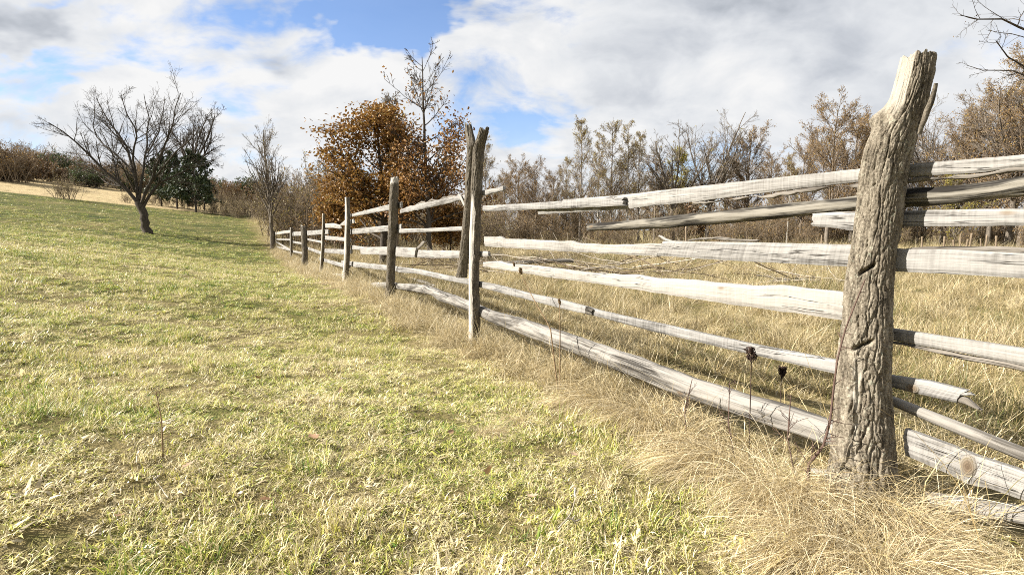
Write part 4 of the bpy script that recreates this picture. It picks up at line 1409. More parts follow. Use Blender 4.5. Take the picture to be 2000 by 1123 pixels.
for k in range(48):
    px = 930 + k * 27 + rng.uniform(-12, 12)
    top = np.interp(px, [930, 1100, 1250, 1400, 1600, 1750, 2000, 2300], [372, 365, 350, 358, 342, 325, 235, 180]) + rng.uniform(-10, 40)
    p = [wB[0], wB[1], wR[0], wP, wP, wS[0]][rng.randint(6)]
    h = 8.0 if p in wR else (8.5 if p is wP else 9.0)
    wood(px, top, rng.uniform(46, 60) - 12 * (px > 1700), p, h, LR_ if p in wR else (LS if p in wS else (LP if p is wP else LB)), GW)
for k in range(54):
    px = 930 + rng.uniform(0, 1300)
    Y = rng.uniform(37, 47) - 8 * float(sstep(px, 1600, 1950))
    p = [thA, thA, thB][rng.randint(3)]
    g = ground_at(px, Y)
    put(p, g[0], g[1], rng.uniform(0, 6), rng.uniform(0.5, 1.0), 'leafless understorey thicket along the foot of the wood', 'understorey along the wood edge')


for k in range(30):
    px = 560 + k * 58 + rng.uniform(-14, 14)
    g = ground_at(px, rng.uniform(52, 66))
    put([thA, thC, thB][rng.randint(3)], g[0], g[1], rng.uniform(0, 6), rng.uniform(1.2, 1.9), 'tall dim thicket deep inside the wood behind the front trees', 'thickets deep in the wood')


# ---- near tree outside the right edge whose branches hang into the sky corner
def overhang():
    rng = np.random.RandomState(77)
    b = ground_at(2230, 10.0)
    Y = 10.0
    kk = Y / FPX
    T = px_limbs(None, Y, [([(2230, 590), (2215, 420), (2190, 250), (2170, 60), (2150, -160)], 15 * kk, 6 * kk, 0.0)], rng, b)[0]
    limbs = px_limbs(None, Y, [
        ([(2195, 270), (2120, 190), (2040, 150), (1975, 110), (1945, 80)], 4.5 * kk, 0.7 * kk, -0.4),
        ([(2180, 150), (2090, 90), (2000, 60), (1930, 38), (1875, 30)], 4.0 * kk, 0.6 * kk, -0.8),
        ([(2120, 190), (2050, 160), (1980, 140), (1930, 142), (1888, 128)], 2.6 * kk, 0.5 * kk, 0.4),
        ([(2170, 60), (2080, 0), (2010, -30), (1960, -20)], 3.2 * kk, 0.6 * kk, 0.3),
        ([(2200, 300), (2130, 260), (2060, 235), (1990, 245), (1950, 255)], 2.4 * kk, 0.5 * kk, 0.8),
        ([(2170, 60), (2200, -60), (2260, -160)], 4 * kk, 1 * kk, 0.8),
        ([(2190, 250), (2270, 120), (2380, 30)], 4 * kk, 1 * kk, -0.8),
    ], rng, b)
    LP_ = np.array([p for p, r in limbs]); LR__ = np.array([r for p, r in limbs])
    a, ar = sprout(rng, LP_, LR__, 14, 0.30, 44, 7, 0.16, 0.02, 0.5, 0.25, 1.0, 0.0035)
    c, cr = sprout(rng, a, ar, 6, 0.45, 46, 5, 0.2, 0.02, 0.6, 0.15, 1.0, 0.0026)
    pts = pick(rng, (c,), 0.12, 0.6)
    lv = leaves(rng, pts, 0.022, 0.01)
    tree_object('bare_tree', [(T[0][None], T[1][None], 14), (LP_, LR__, 7)], [(a, ar, 4), (c, cr, 3)], M_DARKB, (('foliage', lv, M_SCRUBL),), loc=b,
                label='near bare tree whose thin twigs hang into the sky above the fence', cat='tree')


overhang()


# ------------------------------------------------------------------ grass
def blades(rng, n, base_r, hmin, hmax, width, bend, nseg=3, lean=(0, 0), flat=0.0, wander=0.3, base=None, lens=None):
    """n curved, tapering blades; returns verts, quads, tris, rnd, along"""
    if base is None:
        rr = base_r * np.sqrt(rng.uniform(size=n)); aa = rng.uniform(0, 2 * pi, n)
        base = np.stack([rr * np.cos(aa), rr * np.sin(aa), np.full(n, -0.008)], 1)
    L = rng.uniform(hmin, hmax, n) if lens is None else lens
    az = rng.uniform(0, 2 * pi, n)
    d = np.stack([np.cos(az) * rng.uniform(0.1, 0.8, n) + lean[0], np.sin(az) * rng.uniform(0.1, 0.8, n) + lean[1], np.full(n, 1.0 - flat)], 1)
    d /= np.linalg.norm(d, axis=1, keepdims=True)
    P = np.zeros((n, nseg + 1, 3)); P[:, 0] = base
    bd = rng.uniform(0.3, 1.2, n)[:, None] * bend
    hdir = d.copy(); hdir[:, 2] = 0
    hdir /= np.linalg.norm(hdir, axis=1, keepdims=True) + 1e-9
    for k in range(1, nseg + 1):
        P[:, k] = P[:, k - 1] + d * (L / nseg)[:, None]
        d = d + bd * (hdir * 0.7 + np.array([0, 0, -0.8])) + rng.normal(size=(n, 3)) * wander * 0.2
        d /= np.linalg.norm(d, axis=1, keepdims=True)
    az2 = rng.uniform(0, 2 * pi, n)
    sx = np.cross(hdir, np.array([0, 0, 1.0])) * 0.8 + np.stack([np.cos(az2), np.sin(az2), 0 * az2], 1) * 0.5
    sx /= np.linalg.norm(sx, axis=1, keepdims=True) + 1e-9
    w = (width * rng.uniform(0.6, 1.4, n))[:, None, None] * np.linspace(1.0, 0.35, nseg)[None, :, None] * 0.5
    A = P[:, :nseg] - sx[:, None] * w; B = P[:, :nseg] + sx[:, None] * w
    m = 2 * nseg + 1
    V = np.zeros((n, m, 3))
    V[:, 0:2 * nseg:2] = A; V[:, 1:2 * nseg:2] = B; V[:, -1] = P[:, -1]
    i = np.arange(n)[:, None] * m
    Q = np.concatenate([i + np.array([[2 * k, 2 * k + 1, 2 * k + 3, 2 * k + 2]]) for k in range(nseg - 1)]) if nseg > 1 else None
    T = i + np.array([[2 * nseg - 2, 2 * nseg - 1, 2 * nseg]])
    rnd = np.repeat(rng.uniform(size=n), m)
    al = np.tile(np.r_[np.repeat(np.arange(nseg) / nseg, 2), 1.0], n)
    return V.reshape(-1, 3), Q, T, rnd, al


def grass_material(name, stops, inst=True, trans=0.30):
    m, nt = material(name)
    r = nt.attr('rnd').outputs['Fac']
    al = nt.attr('along').outputs['Fac']
    if inst:
        dr = nt.attr('dry', 'INSTANCER').outputs['Fac']
    else:
        dr = nt.attr('dry').outputs['Fac']
    f = nt.math('ADD', nt.math('MULTIPLY', dr, 0.95), nt.math('MULTIPLY', nt.math('SUBTRACT', r, 0.5), 0.95))
    f = nt.math('ADD', f, nt.math('MULTIPLY', al, 0.10))
    c = nt.ramp(f, stops)
    r2 = nt.math('FRACT', nt.math('MULTIPLY', r, 17.31))
    c = nt.mix(nt.math('MULTIPLY', nt.math('GREATER_THAN', r2, 0.9), 0.6), c, (.13, .085, .045))
    c = nt.mix(1.0, c, nt.node('ShaderNodeMapRange', {0: nt.math('FRACT', nt.math('MULTIPLY', r, 7.77)), 3: 0.55, 4: 1.25}).outputs[0], 'MULTIPLY')
    finish_leafy(m, nt, c, trans, 0.45, 0.4)
    return m


G_STOPS = [(0.0, (.10, .20, .030)), (0.22, (.31, .38, .048)), (0.42, (.54, .52, .105)), (0.62, (.62, .53, .225)), (0.95, (.73, .63, .40))]
M_GRASS = grass_material('pasture grass blade', G_STOPS)
D_STOPS = [(0.0, (.12, .155, .035)), (0.3, (.23, .205, .075)), (0.55, (.38, .29, .13)), (0.8, (.53, .42, .22)), (1.1, (.66, .56, .35))]
M_DRY = grass_material('dry meadow grass blade', D_STOPS)
M_TUSS = grass_material('straw tussock blade', [(0.0, (.15, .10, .055)), (0.2, (.36, .265, .125)), (0.42, (.60, .475, .245)), (0.6, (.71, .585, .345)), (0.9, (.82, .72, .50))], inst=False, trans=0.35)


def proto_collection(name, specs, mat):
    c = bpy.data.collections.new(name)
    for k, kw in enumerate(specs):
        rng = np.random.RandomState(900 + k + len(name))
        V, Q, T, rnd, al = blades(rng, **kw)
        me = mesh_np('tuft', V, Q, T, attrs={'rnd': rnd, 'along': al}, mats=[mat])
        o = bpy.data.objects.new('%s_%02d' % (name, k), me)
        c.objects.link(o)
    return c


def scatter(name, coll, pts, rot, scl, idx, dry, **tags):
    me = bpy.data.meshes.new(name)
    me.vertices.add(len(pts))
    me.vertices.foreach_set('co', np.asarray(pts, np.float32).ravel())
    for nm, a, ty, key in (('rot', rot, 'FLOAT_VECTOR', 'vector'), ('scl', scl, 'FLOAT_VECTOR', 'vector'), ('dry', dry, 'FLOAT', 'value'), ('idx', idx, 'INT', 'value')):
        at_ = me.attributes.new(nm, ty, 'POINT')
        at_.data.foreach_set(key, np.asarray(a, np.int32 if ty == 'INT' else np.float32).ravel())
    o = obj(name, me, **tags)
    ng = bpy.data.node_groups.new(name + ' scatter', 'GeometryNodeTree')
    ng.interface.new_socket('Geometry', in_out='INPUT', socket_type='NodeSocketGeometry')
    ng.interface.new_socket('Geometry', in_out='OUTPUT', socket_type='NodeSocketGeometry')
    N = ng.nodes; Lk = ng.links
    gi = N.new('NodeGroupInput'); go = N.new('NodeGroupOutput')
    ci = N.new('GeometryNodeCollectionInfo'); ci.inputs['Collection'].default_value = coll
    ci.inputs['Separate Children'].default_value = True; ci.inputs['Reset Children'].default_value = True
    ip = N.new('GeometryNodeInstanceOnPoints')

    def na(nm, ty):
        nd = N.new('GeometryNodeInputNamedAttribute'); nd.data_type = ty; nd.inputs['Name'].default_value = nm
        return nd.outputs[0]
    e2r = N.new('FunctionNodeEulerToRotation')
    Lk.new(na('rot', 'FLOAT_VECTOR'), e2r.inputs[0])
    Lk.new(gi.outputs[0], ip.inputs['Points'])
    Lk.new(ci.outputs[0], ip.inputs['Instance'])
    ip.inputs['Pick Instance'].default_value = True
    Lk.new(na('idx', 'INT'), ip.inputs['Instance Index'])
    Lk.new(e2r.outputs[0], ip.inputs['Rotation'])
    Lk.new(na('scl', 'FLOAT_VECTOR'), ip.inputs['Scale'])
    Lk.new(ip.outputs[0], go.inputs[0])
    md = o.modifiers.new('scatter', 'NODES')
    md.node_group = ng
    return o


def wedge_points(rng, y0, y1, dens, side=1.15, extra=1.6):
    n = int(dens * ((y1 - y0) * 2 * (side * (y0 + y1) / 2 + extra)))
    y = rng.uniform(y0, y1, n)
    w = side * np.maximum(y, 0) + extra
    wm = side * y1 + extra
    x = rng.uniform(-wm, wm, n)
    k = np.abs(x) < w
    return x[k], y[k]


def tufts(rng, x, y, s0, s1, nproto, tilt=0.15):
    n = len(x)
    z = height(x, y)
    rot = np.stack([rng.normal(size=n) * tilt, rng.normal(size=n) * tilt, rng.uniform(0, 2 * pi, n)], 1)
    s = rng.uniform(s0, s1, n)
    sc_ = np.stack([s, s, s * rng.uniform(0.75, 1.25, n)], 1)
    return np.stack([x, y, z], 1), rot, sc_, rng.randint(0, nproto, n)


def pasture():
    specs = []
    for k in range(8):
        specs.append(dict(n=84, base_r=0.072, hmin=0.014, hmax=0.042 + 0.008 * (k % 3), width=0.0041, bend=0.6, flat=0.45 + 0.09 * (k % 4)))
    for k in range(3):
        specs.append(dict(n=36, base_r=0.05, hmin=0.04, hmax=0.12, width=0.0034, bend=0.45, flat=0.15, lean=(0.25, 0.1)))
    for k in range(3):   # low broad rosettes
        specs.append(dict(n=30, base_r=0.055, hmin=0.025, hmax=0.06, width=0.011, bend=0.7, flat=0.45))
    C = proto_collection('pasture_tuft', specs, M_GRASS)
    rng = np.random.RandomState(100)
    out = []
    for (y0, y1, dens, s0, s1) in [(0.55, 3.0, 820, 0.75, 1.15), (3.0, 6.0, 470, 0.85, 1.3), (6.0, 11, 210, 1.0, 1.6), (11, 20, 80, 1.3, 2.0), (20, 34, 26, 1.6, 2.6), (34, 52, 7, 2.0, 3.0)]:
        x, y = wedge_points(rng, y0, y1, dens)
        d = fence_d(x, y)
        k = (d > 0.05) & (border(x, y) < 0.3) & (x > -1.35 * y - 3)
        x, y, d = x[k], y[k], d[k]
        # thin worn spots
        n = fbm(x * 2.4, y * 2.4, 21.0, 3)
        k = rng.uniform(size=len(x)) < np.clip(0.92 + 1.3 * n, 0.30, 1)
        x, y = x[k], y[k]
        P, r, s, i = tufts(rng, x, y, s0, s1, 8)
        u = rng.uniform(size=len(x))
        n2 = fbm(x * 1.2, y * 1.2, 31.0, 3)
        i = np.where(u < 0.03 + 0.07 * sstep(n2, 0.0, 0.5), rng.randint(8, 11, len(x)), i)
        i = np.where(u > 0.90 - 0.08 * sstep(n2, 0.2, -0.5), rng.randint(11, 14, len(x)), i)
        hgt = 0.7 + 0.8 * sstep(fbm(x * 0.9, y * 0.9, 12.0, 3), -0.3, 0.5)
        s[:, 2] *= hgt * (0.62 if y0 > 11 else 1.0)
        dr = np.clip(dryness(x, y) + rng.normal(size=len(x)) * 0.14, 0, 1.1)
        out.append((P, r, s, i, dr))
    P, r, s, i, dr = [np.concatenate([o[k] for o in out]) for k in range(5)]
    scatter('pasture_grass', C, P, r, s, i, dr, kind='stuff', label='short mixed green and straw coloured pasture grass', cat='grass')


pasture()


def dry_field():
    specs = []
    for k in range(5):
        specs.append(dict(n=60, base_r=0.13, hmin=0.10, hmax=0.40, width=0.0042, bend=0.40, flat=0.30 + 0.1 * (k % 3), lean=(0.3 * sin(k), 0.3 * cos(k)), nseg=4))
    for k in range(3):
        specs.append(dict(n=60, base_r=0.13, hmin=0.06, hmax=0.2, width=0.0040, bend=0.6, flat=0.6, nseg=3))
    C = proto_collection('dry_tuft', specs, M_DRY)
    rng = np.random.RandomState(200)
    out = []
    for (y0, y1, dens, s0, s1) in [(-1.5, 4.0, 150, 0.6, 1.0), (4, 9, 120, 0.7, 1.15), (9, 18, 60, 0.85, 1.4), (18, 32, 22, 1.2, 1.9), (32, 50, 7, 1.6, 2.4)]:
        x, y = wedge_points(rng, y0, y1, dens, 1.2, 4.5)
        d = fence_d(x, y)
        sf = (x - 2.7) * UU[0] + y * UU[1]
        k = (d < 0.12) & (d > -45) & ~((sf < 2.7) & (d > -0.5) & (rng.uniform(size=len(x)) < 0.75))
        x, y, d = x[k], y[k], d[k]
        n = fbm(x * 0.8, y * 0.8, 41.0, 3)
        k = rng.uniform(size=len(x)) < np.clip(0.66 + 1.2 * n, 0.12, 1)
        x, y, n = x[k], y[k], n[k]
        P, r, s, i = tufts(rng, x, y, s0, s1, 8, 0.25)
        hh = 0.6 + 1.1 * sstep(n, -0.2, 0.5)
        s[:, 2] *= hh
        dr = np.clip(dryness(x, y) + rng.normal(size=len(x)) * 0.22 - 0.08 - 0.4 * sstep(fbm(x * 0.5, y * 0.5, 77.0, 3), 0.05, 0.5) * sstep(x, 0.5, 3.0), 0, 1.1)
        out.append((P, r, s, i, dr))
    # rank dry fringe on the pasture side of the fence
    sarr = rng.uniform(2.8, 31, 2300)
    oarr = -np.abs(rng.normal(size=len(sarr))) * 0.17
    b = from_sz(sarr, 0 * sarr, oarr)
    keep = rng.uniform(size=len(sarr)) < np.where(sarr < 6.2, 0.35, 1.0) * np.clip(0.5 + 1.1 * fbm(sarr * 0.9, 0.5, 3.3, 3), 0.08, 1)
    x, y = b[keep, 0], b[keep, 1]
    P, r, s, i = tufts(rng, x, y, 0.7, 1.25, 5, 0.25)
    out.append((P, r, s, i, np.clip(1.0 + 0.2 * rng.normal(size=len(x)), 0.4, 1.2)))
    P, r, s, i, dr = [np.concatenate([o[k] for o in out]) for k in range(5)]
    scatter('dry_meadow_grass', C, P, r, s, i, dr, kind='stuff', label='long tangled straw coloured grass beyond and under the fence', cat='grass')


dry_field()


# ---- tussocks of long straw that arch over
def tussock_mesh(seed, n, rad, lmin, lmax, lean, bend, width=0.0026, up=0.0):
    rng = np.random.RandomState(seed)
    rr = rad * np.sqrt(rng.uniform(size=n)); aa = rng.uniform(0, 2 * pi, n)
    base = np.stack([rr * np.cos(aa), rr * np.sin(aa), np.full(n, -0.01)], 1)
    nseg = 7
    L = rng.uniform(lmin, lmax, n)
    thatch = rng.uniform(size=n) < 0.24
    L = np.where(thatch, L * 0.5, L)
    # outward growth plus a common wind lean
    d = np.stack([np.cos(aa) * rr / rad * 0.55, np.sin(aa) * rr / rad * 0.55, np.full(n, 1.15)], 1)
    d += rng.normal(size=(n, 3)) * 0.22
    d[:, :2] += np.array(lean) * rng.uniform(0.4, 1.3, n)[:, None]
    d /= np.linalg.norm(d, axis=1, keepdims=True)
    P = np.zeros((n, nseg + 1, 3)); P[:, 0] = base
    bd = rng.uniform(0.5, 1.35, n)[:, None] * bend
    for k in range(1, nseg + 1):
        P[:, k] = P[:, k - 1] + d * (L / nseg)[:, None]
        h = d.copy(); h[:, 2] = 0
        h /= np.linalg.norm(h, axis=1, keepdims=True) + 1e-6
        d = d + bd * (h * 0.45 + np.array([0, 0, -0.62])) + rng.normal(size=(n, 3)) * 0.09 + (rng.uniform(size=(n, 1)) < 0.06) * rng.normal(size=(n, 3)) * 0.7
        low = P[:, k, 2] < 0.03
        d[low, 2] = np.abs(d[low, 2]) * 0.1
        d /= np.linalg.norm(d, axis=1, keepdims=True)
    P[:, :, 2] = np.where(P[:, :, 2] < 0.012, 0.012 + 0.01 * rng.uniform(size=P[:, :, 2].shape), P[:, :, 2])
    P[:, 0, 2] = -0.02
    T = np.gradient(P, axis=1)
    sx = np.cross(T, rng.normal(size=(n, 1, 3)) * 0.5 + np.array([0, 0, 1.0]))
    sx /= np.linalg.norm(sx, axis=2, keepdims=True) + 1e-9
    w = (width * (0.45 + 0.95 * rng.uniform(size=n) ** 3))[:, None, None] * np.r_[np.linspace(1, 0.5, nseg), 0.15][None, :, None] * 0.5
    V = np.stack([P - sx * w, P + sx * w], 2).reshape(-1, 3)
    m = 2 * (nseg + 1)
    i = np.arange(n)[:, None] * m
    Q = np.concatenate([i + np.array([[2 * k, 2 * k + 1, 2 * k + 3, 2 * k + 2]]) for k in range(nseg)])
    rnd = np.repeat(rng.uniform(size=n), m)
    al = np.tile(np.repeat(np.arange(nseg + 1) / nseg, 2), n)
    return mesh_np('tussock', V, Q, attrs={'rnd': rnd, 'along': al, 'dry': np.repeat(np.where(thatch, rng.uniform(0.0, 0.25, n), rng.uniform(0.35, 0.75, n)), m)}, mats=[M_TUSS])


TM = [tussock_mesh(301, 1700, 0.13, 0.22, 0.52, (-0.35, -0.45), 0.42), tussock_mesh(302, 1700, 0.15, 0.20, 0.50, (-0.7, -0.4), 0.46),
      tussock_mesh(303, 1000, 0.11, 0.15, 0.36, (-0.3, -0.35), 0.44), tussock_mesh(304, 1000, 0.12, 0.16, 0.38, (0.1, -0.5), 0.40)]
TG = 'dry grass tussocks along the foot of the fence'


def tussock(px, py, m, s, rz, label, group=None):
    g = on_ground(px, py, 60)
    o = obj('grass_tussock', TM[m], loc=(g[0], g[1], g[2]), label=label, cat='grass tussock', group=group)
    o.rotation_euler = (0, 0, rz); o.scale = (s, s, s)


for (px, py, m, s, rz) in [(1540, 1000, 0, .9, 0.2), (1660, 1010, 1, 1.05, 0.5), (1770, 1050, 0, .72, 0.9), (1850, 1120, 1, .5, 0.8), (1490, 985, 2, .9, 0.1), (1640, 1110, 1, 0.9, 0.2), (1760, 1160, 0, .75, 1.0), (1960, 1170, 2, .6, .6), (1560, 1110, 2, .9, 0.3)]:
    lab = {1540: 'straw tussock covering the half buried pale plank beside the thick post', 1660: 'shaggy straw tussock pressed against the foot of the thick bark post',
           1770: 'straw tussock between the thick bark post and the wide knotty board', 1850: 'straw tussock below the wide board with the brown knot',
           1490: 'small straw tussock at the free end of the half buried plank'}.get(px if py < 1111 and (px, py) != (1560, 1110) else 0)
    tussock(px, py, m, s, rz, lab or 'outer straw tussock spilling on to the pasture before the thick post', 'tussocks round the thick post')
tussock(1165, 800, 1, 1.0, 0.0, 'large swept straw tussock spilling from under the low log')
tussock(1130, 740, 0, 0.95, 0.1, 'upright straw tussock below the slim teasel stems')
for (px, py, m, s, rz) in [(1250, 830, 1, 0.95, 0.3), (1330, 870, 3, 1.1, 0.2), (1400, 920, 1, 0.95, 0.0), (1290, 790, 2, 1.1, .4), (1220, 775, 0, .8, .1)]:
    tussock(px, py, m, s, rz, 'straw tussock combed flat between the low log and the pasture', 'tussocks under the low log')
for (px, py, m, s, rz) in [(965, 690, 2, 1.1, 0.4), (990, 700, 3, 0.9, 1.0), (900, 655, 1, 0.7, -0.2), (880, 640, 2, 1.0, 0.1), (850, 625, 2, 0.9, 0.6), (800, 600, 3, 0.9, 0.0), (740, 590, 2, 0.9, 0.3), (700, 575, 3, 1.0, .8), (660, 565, 2, 1.0, .2), (690, 560, 1, .8, .2), (720, 572, 2, .9, 1.2), (640, 555, 3, 1.0, .2), (610, 545, 2, 1.0, .9), (590, 535, 3, 1.1, .2), (560, 520, 2, 1.2, .2), (1010, 830, 2, 0.62, 0.3), (950, 850, 3, .5, 0.5)]:
    tussock(px, py, m, s, rz, 'smaller straw tussock along the foot of the fence past the slim post', TG)


# ---- fallen leaves on the pasture
M_FALLEN = leaf_mat('faded fallen leaf', [(0.0, (.10, .055, .028)), (0.4, (.19, .105, .05)), (0.6, (.30, .19, .11)), (1.0, (.45, .36, .26))], 0.15)
def fallen_leaf_mesh(seed):
    rng = np.random.RandomState(seed)
    n = 18
    t = np.linspace(0, 1, n)
    halfw = 0.30 * np.sin(pi * t ** 0.8) * (1 + 0.28 * np.sin(t * 21)) + 0.012
    curl = 0.16 * (t - 0.5) ** 2 + 0.03 * np.sin(t * 5 + seed)
    V = []
    for k in range(n):
        for sgn in (-1, -0.5, 0, 0.5, 1):
            V.append((t[k] - 0.5, sgn * halfw[k], curl[k] + 0.28 * abs(sgn) * halfw[k] * (1 + 0.5 * sgn * rng.uniform(-1, 1))))
    V = np.array(V)
    ii = np.arange(n * 5).reshape(n, 5)
    Q = np.stack([ii[:-1, :-1], ii[:-1, 1:], ii[1:, 1:], ii[1:, :-1]], -1).reshape(-1, 4)
    return mesh_np('fallen_leaf', V, Q, attrs={'rnd': np.full(len(V), 0.35 + 0.2 * (seed % 3))}, mats=[M_FALLEN])


FLM = [fallen_leaf_mesh(k) for k in range(3)]
rng = np.random.RandomState(8)
for k, (px, py, s) in enumerate([(503, 750, .085), (612, 872, .085), (665, 776, .06), (790, 800, .075), (955, 940, .075), (370, 930, .07), (865, 700, .09), (412, 783, .05), (1040, 990, .06), (210, 572, .09), (235, 1035, .05), (705, 900, .045), (520, 1000, .05), (880, 860, .05), (1120, 905, .05)]):
    g = on_ground(px, py, 40)
    o = obj('fallen_leaf', FLM[k % 3], loc=(g[0], g[1], g[2] + 0.045), label='curled brown oak leaf lying on the short pasture grass', cat='leaf', group='fallen leaves on the pasture')
    o.rotation_euler = (rng.normal() * 0.5, rng.normal() * 0.5, rng.uniform(0, 6)); o.scale = (s * .8, s * .8, s * .8)


# ---- fallen sticks and brush beyond the fence
def stick_mesh(rng, L, r, twigs=3):
    n = 9
    d = np.array([1.0, 0, 0.06]); P = [np.zeros(3)]
    for k in range(n - 1):
        d = d + rng.normal(size=3) * np.array([0.05, 0.13, 0.06]); d /= np.linalg.norm(d)
        P.append(P[-1] + d * L / (n - 1))
    P = np.array(P)[None]
    R = np.linspace(r, r * 0.35, n)[None]
    parts = [tubes(P, R, 6)]
    if twigs:
        a, ar = sprout(rng, P, R, twigs, 0.4, 42, 5, 0.12, 0.05, 0.55, 0.2, 0.95, 0.004)
        b, br = sprout(rng, a, ar, 3, 0.5, 40, 4, 0.12, 0.03, 0.6, 0.2, 1, 0.003)
        parts += [tubes(a, ar, 4), tubes(b, br, 3)]
    V, Q = merge(parts)
    return V, Q


def brush():
    rng = np.random.RandomState(66)
    SM = []
    for k in range(10):
        V, Q = stick_mesh(rng, rng.uniform(1.2, 2.8), rng.uniform(0.014, 0.032), 5 if k % 3 else 2)
        SM.append(mesh_np('branch', V, Q, mats=[M_STICK if k % 4 == 1 else M_BRUSH]))
    for (cx, Y, w, dpt, n, hgt, lab) in [(1060, 13.0, 2.4, 1.2, 34, 0.5, 'heap of cut pale branches behind the slim post'), (1250, 14.0, 2.8, 1.4, 36, 0.42, 'long low heap of twigs and branches in the dry field'),
                                         (960, 17.0, 2.2, 1.2, 24, 0.6, 'loose twig heap at the foot of the wood behind the oaks'), (1480, 12.0, 1.8, 0.8, 14, 0.22, 'scatter of thin branches around grey fallen logs'), (850, 15.5, 1.6, 0.9, 16, 0.35, 'small twig heap under the russet oak')]:
        c = ground_at(cx, Y)
        root = obj('brush_heap', None, loc=(c[0], c[1], c[2]), label=lab, cat='brush heap')
        for k in range(int(n * 0.7)):
            o = obj('branch', SM[rng.randint(10)], root)
            x, y = rng.normal() * w * 0.5, rng.normal() * dpt * 0.5
            zz = hz(c[0] + x, c[1] + y) - c[2] + abs(rng.normal()) * hgt * 0.5 * math.exp(-(x / w) ** 2)
            a = rng.uniform(-0.5, 0.5) + (pi if rng.rand() < 0.5 else 0)
            L = 1.0
            o.location = (x - cos(a) * 0.8, y - sin(a) * 0.8, zz + 0.04)
            o.rotation_euler = (rng.uniform(0, 6), rng.normal() * 0.16 - 0.05, a)
            s = rng.uniform(0.6, 1.15)
            o.scale = (s, s, s)
    # logs
    for k, (x0, y0, x1, y1, r, lab) in enumerate([(975, 499, 1120, 492, .055, 'pale straight log lying across the twig heap'), (1500, 553, 1600, 549, .05, 'grey log with sawn dark end in the dry field'), (1545, 547, 1640, 556, .05, 'second grey log crossing the sawn one in the dry field'),
                                                 (800, 545, 850, 560, .04, 'bleached stick leaning behind the low rail of the second bay')]):
        a = on_ground(x0, y0 + 6, 40); b = on_ground(x1, y1 + 6, 40)
        if k == 0:
            a = at(x0, y0, 13.2); b = at(x1, y1, 13.6)
            a[2] = hz(a[0], a[1]) + .35; b[2] = hz(b[0], b[1]) + .42
        else:
            a[2] += r * 1.5; b[2] += r * 1.5
        base = (a + b) / 2; base[2] -= r
        P = rs_line([a - base, (a + b) / 2 - base + np.array([0, 0, .03]), b - base], 14)
        o = simple_post_tube(P, [r, r * .9], 'fallen_log', M_LOG, None, sides=12, n=30, rough=0.2)
        o.location = base
        o['label'] = lab; o['category'] = 'log'


brush()
rng = np.random.RandomState(9)
TWG = []
for k in range(4):
    V, Q = stick_mesh(rng, rng.uniform(0.12, 0.24), 0.0022, 2)
    TWG.append(mesh_np('twig', V, Q, mats=[M_STICK]))
for k, (px, py, rz) in enumerate([(330, 1000, 2.2), (470, 690, -0.6), (690, 625, -0.7), (540, 668, 0.2), (640, 770, 0.5), (1090, 1060, 1.0), (790, 870, 0.4), (290, 850, 0.5)]):
    g = on_ground(px, py, 30)
    o = obj('fallen_twig', TWG[k % 4], loc=(g[0], g[1], g[2] + .05), label='thin bleached twig lying in the pasture grass', cat='twig', group='twigs on the pasture')
    o.rotation_euler = (0.3, -0.08, rz)

# ---- old stakes across the dry field
for k, (px, py) in enumerate([(1801, 462), (1845, 462), (1862, 469), (1876, 457), (1890, 467), (1898, 456), (1915, 466), (1928, 459), (1946, 461), (1605, 459), (1340, 442)]):
    Y = 24 + 0.7 * (k % 3) if k < 9 else 20
    t = at(px, py, Y)
    gz = hz(t[0], t[1])
    lean = rng.normal() * 0.05
    o = simple_post_tube([(lean, 0, -0.15), (lean * .5, 0, (t[2] - gz) * .6), (0, 0, t[2] - gz)], [.045, .04, .022 + .012 * (k % 3)], 'stake', M_BRUSH, None, sides=8, n=14, rough=0.2)
    o.location = (t[0], t[1], gz)
    o['category'] = 'stake'
    if k < 9:
        o['label'] = 'short pale stake in the row across the dry field'; o['group'] = 'pale stakes across the dry field'
    else:
        o['label'] = ['single pale stake standing left of the thick post in the dry field', 'grey stub post at the wood edge under the round pole'][k - 9]


# ---- dry weeds
def stem_tubes(path, r0, r1, n=14, sides=6):
    P = rs_line(path, n)
    return tubes(P[None], np.linspace(r0, r1, n)[None], sides), P


def seed_head(rng, c, axis, L, r, n=90):
    """spiky oval head made of small spines"""
    u = rng.uniform(-1, 1, n); a = rng.uniform(0, 2 * pi, n)
    axis = np.array(axis) / np.linalg.norm(axis)
    e1 = np.cross(axis, [0.3, 1, 0.2]); e1 /= np.linalg.norm(e1); e2 = np.cross(axis, e1)
    rad = r * np.sqrt(1 - u ** 2 * 0.85)
    p = c + axis * (u * L / 2)[:, None] + (e1 * np.cos(a)[:, None] + e2 * np.sin(a)[:, None]) * rad[:, None] * 0.3
    q = c + axis * (u * L / 2 + L * .12)[:, None] + (e1 * np.cos(a)[:, None] + e2 * np.sin(a)[:, None]) * rad[:, None]
    return tubes(np.stack([p, (p + q) / 2, q], 1), np.tile(np.array([[.0035, .003, .0012]]), (n, 1)), 3)


M_WEED = wood_mat('dry brown weed', (.10, .065, .035), (.26, .18, .10), 40.0)
M_WEEDD = wood_mat('blackened seed head', (.020, .013, .010), (.070, .045, .035), 40.0)


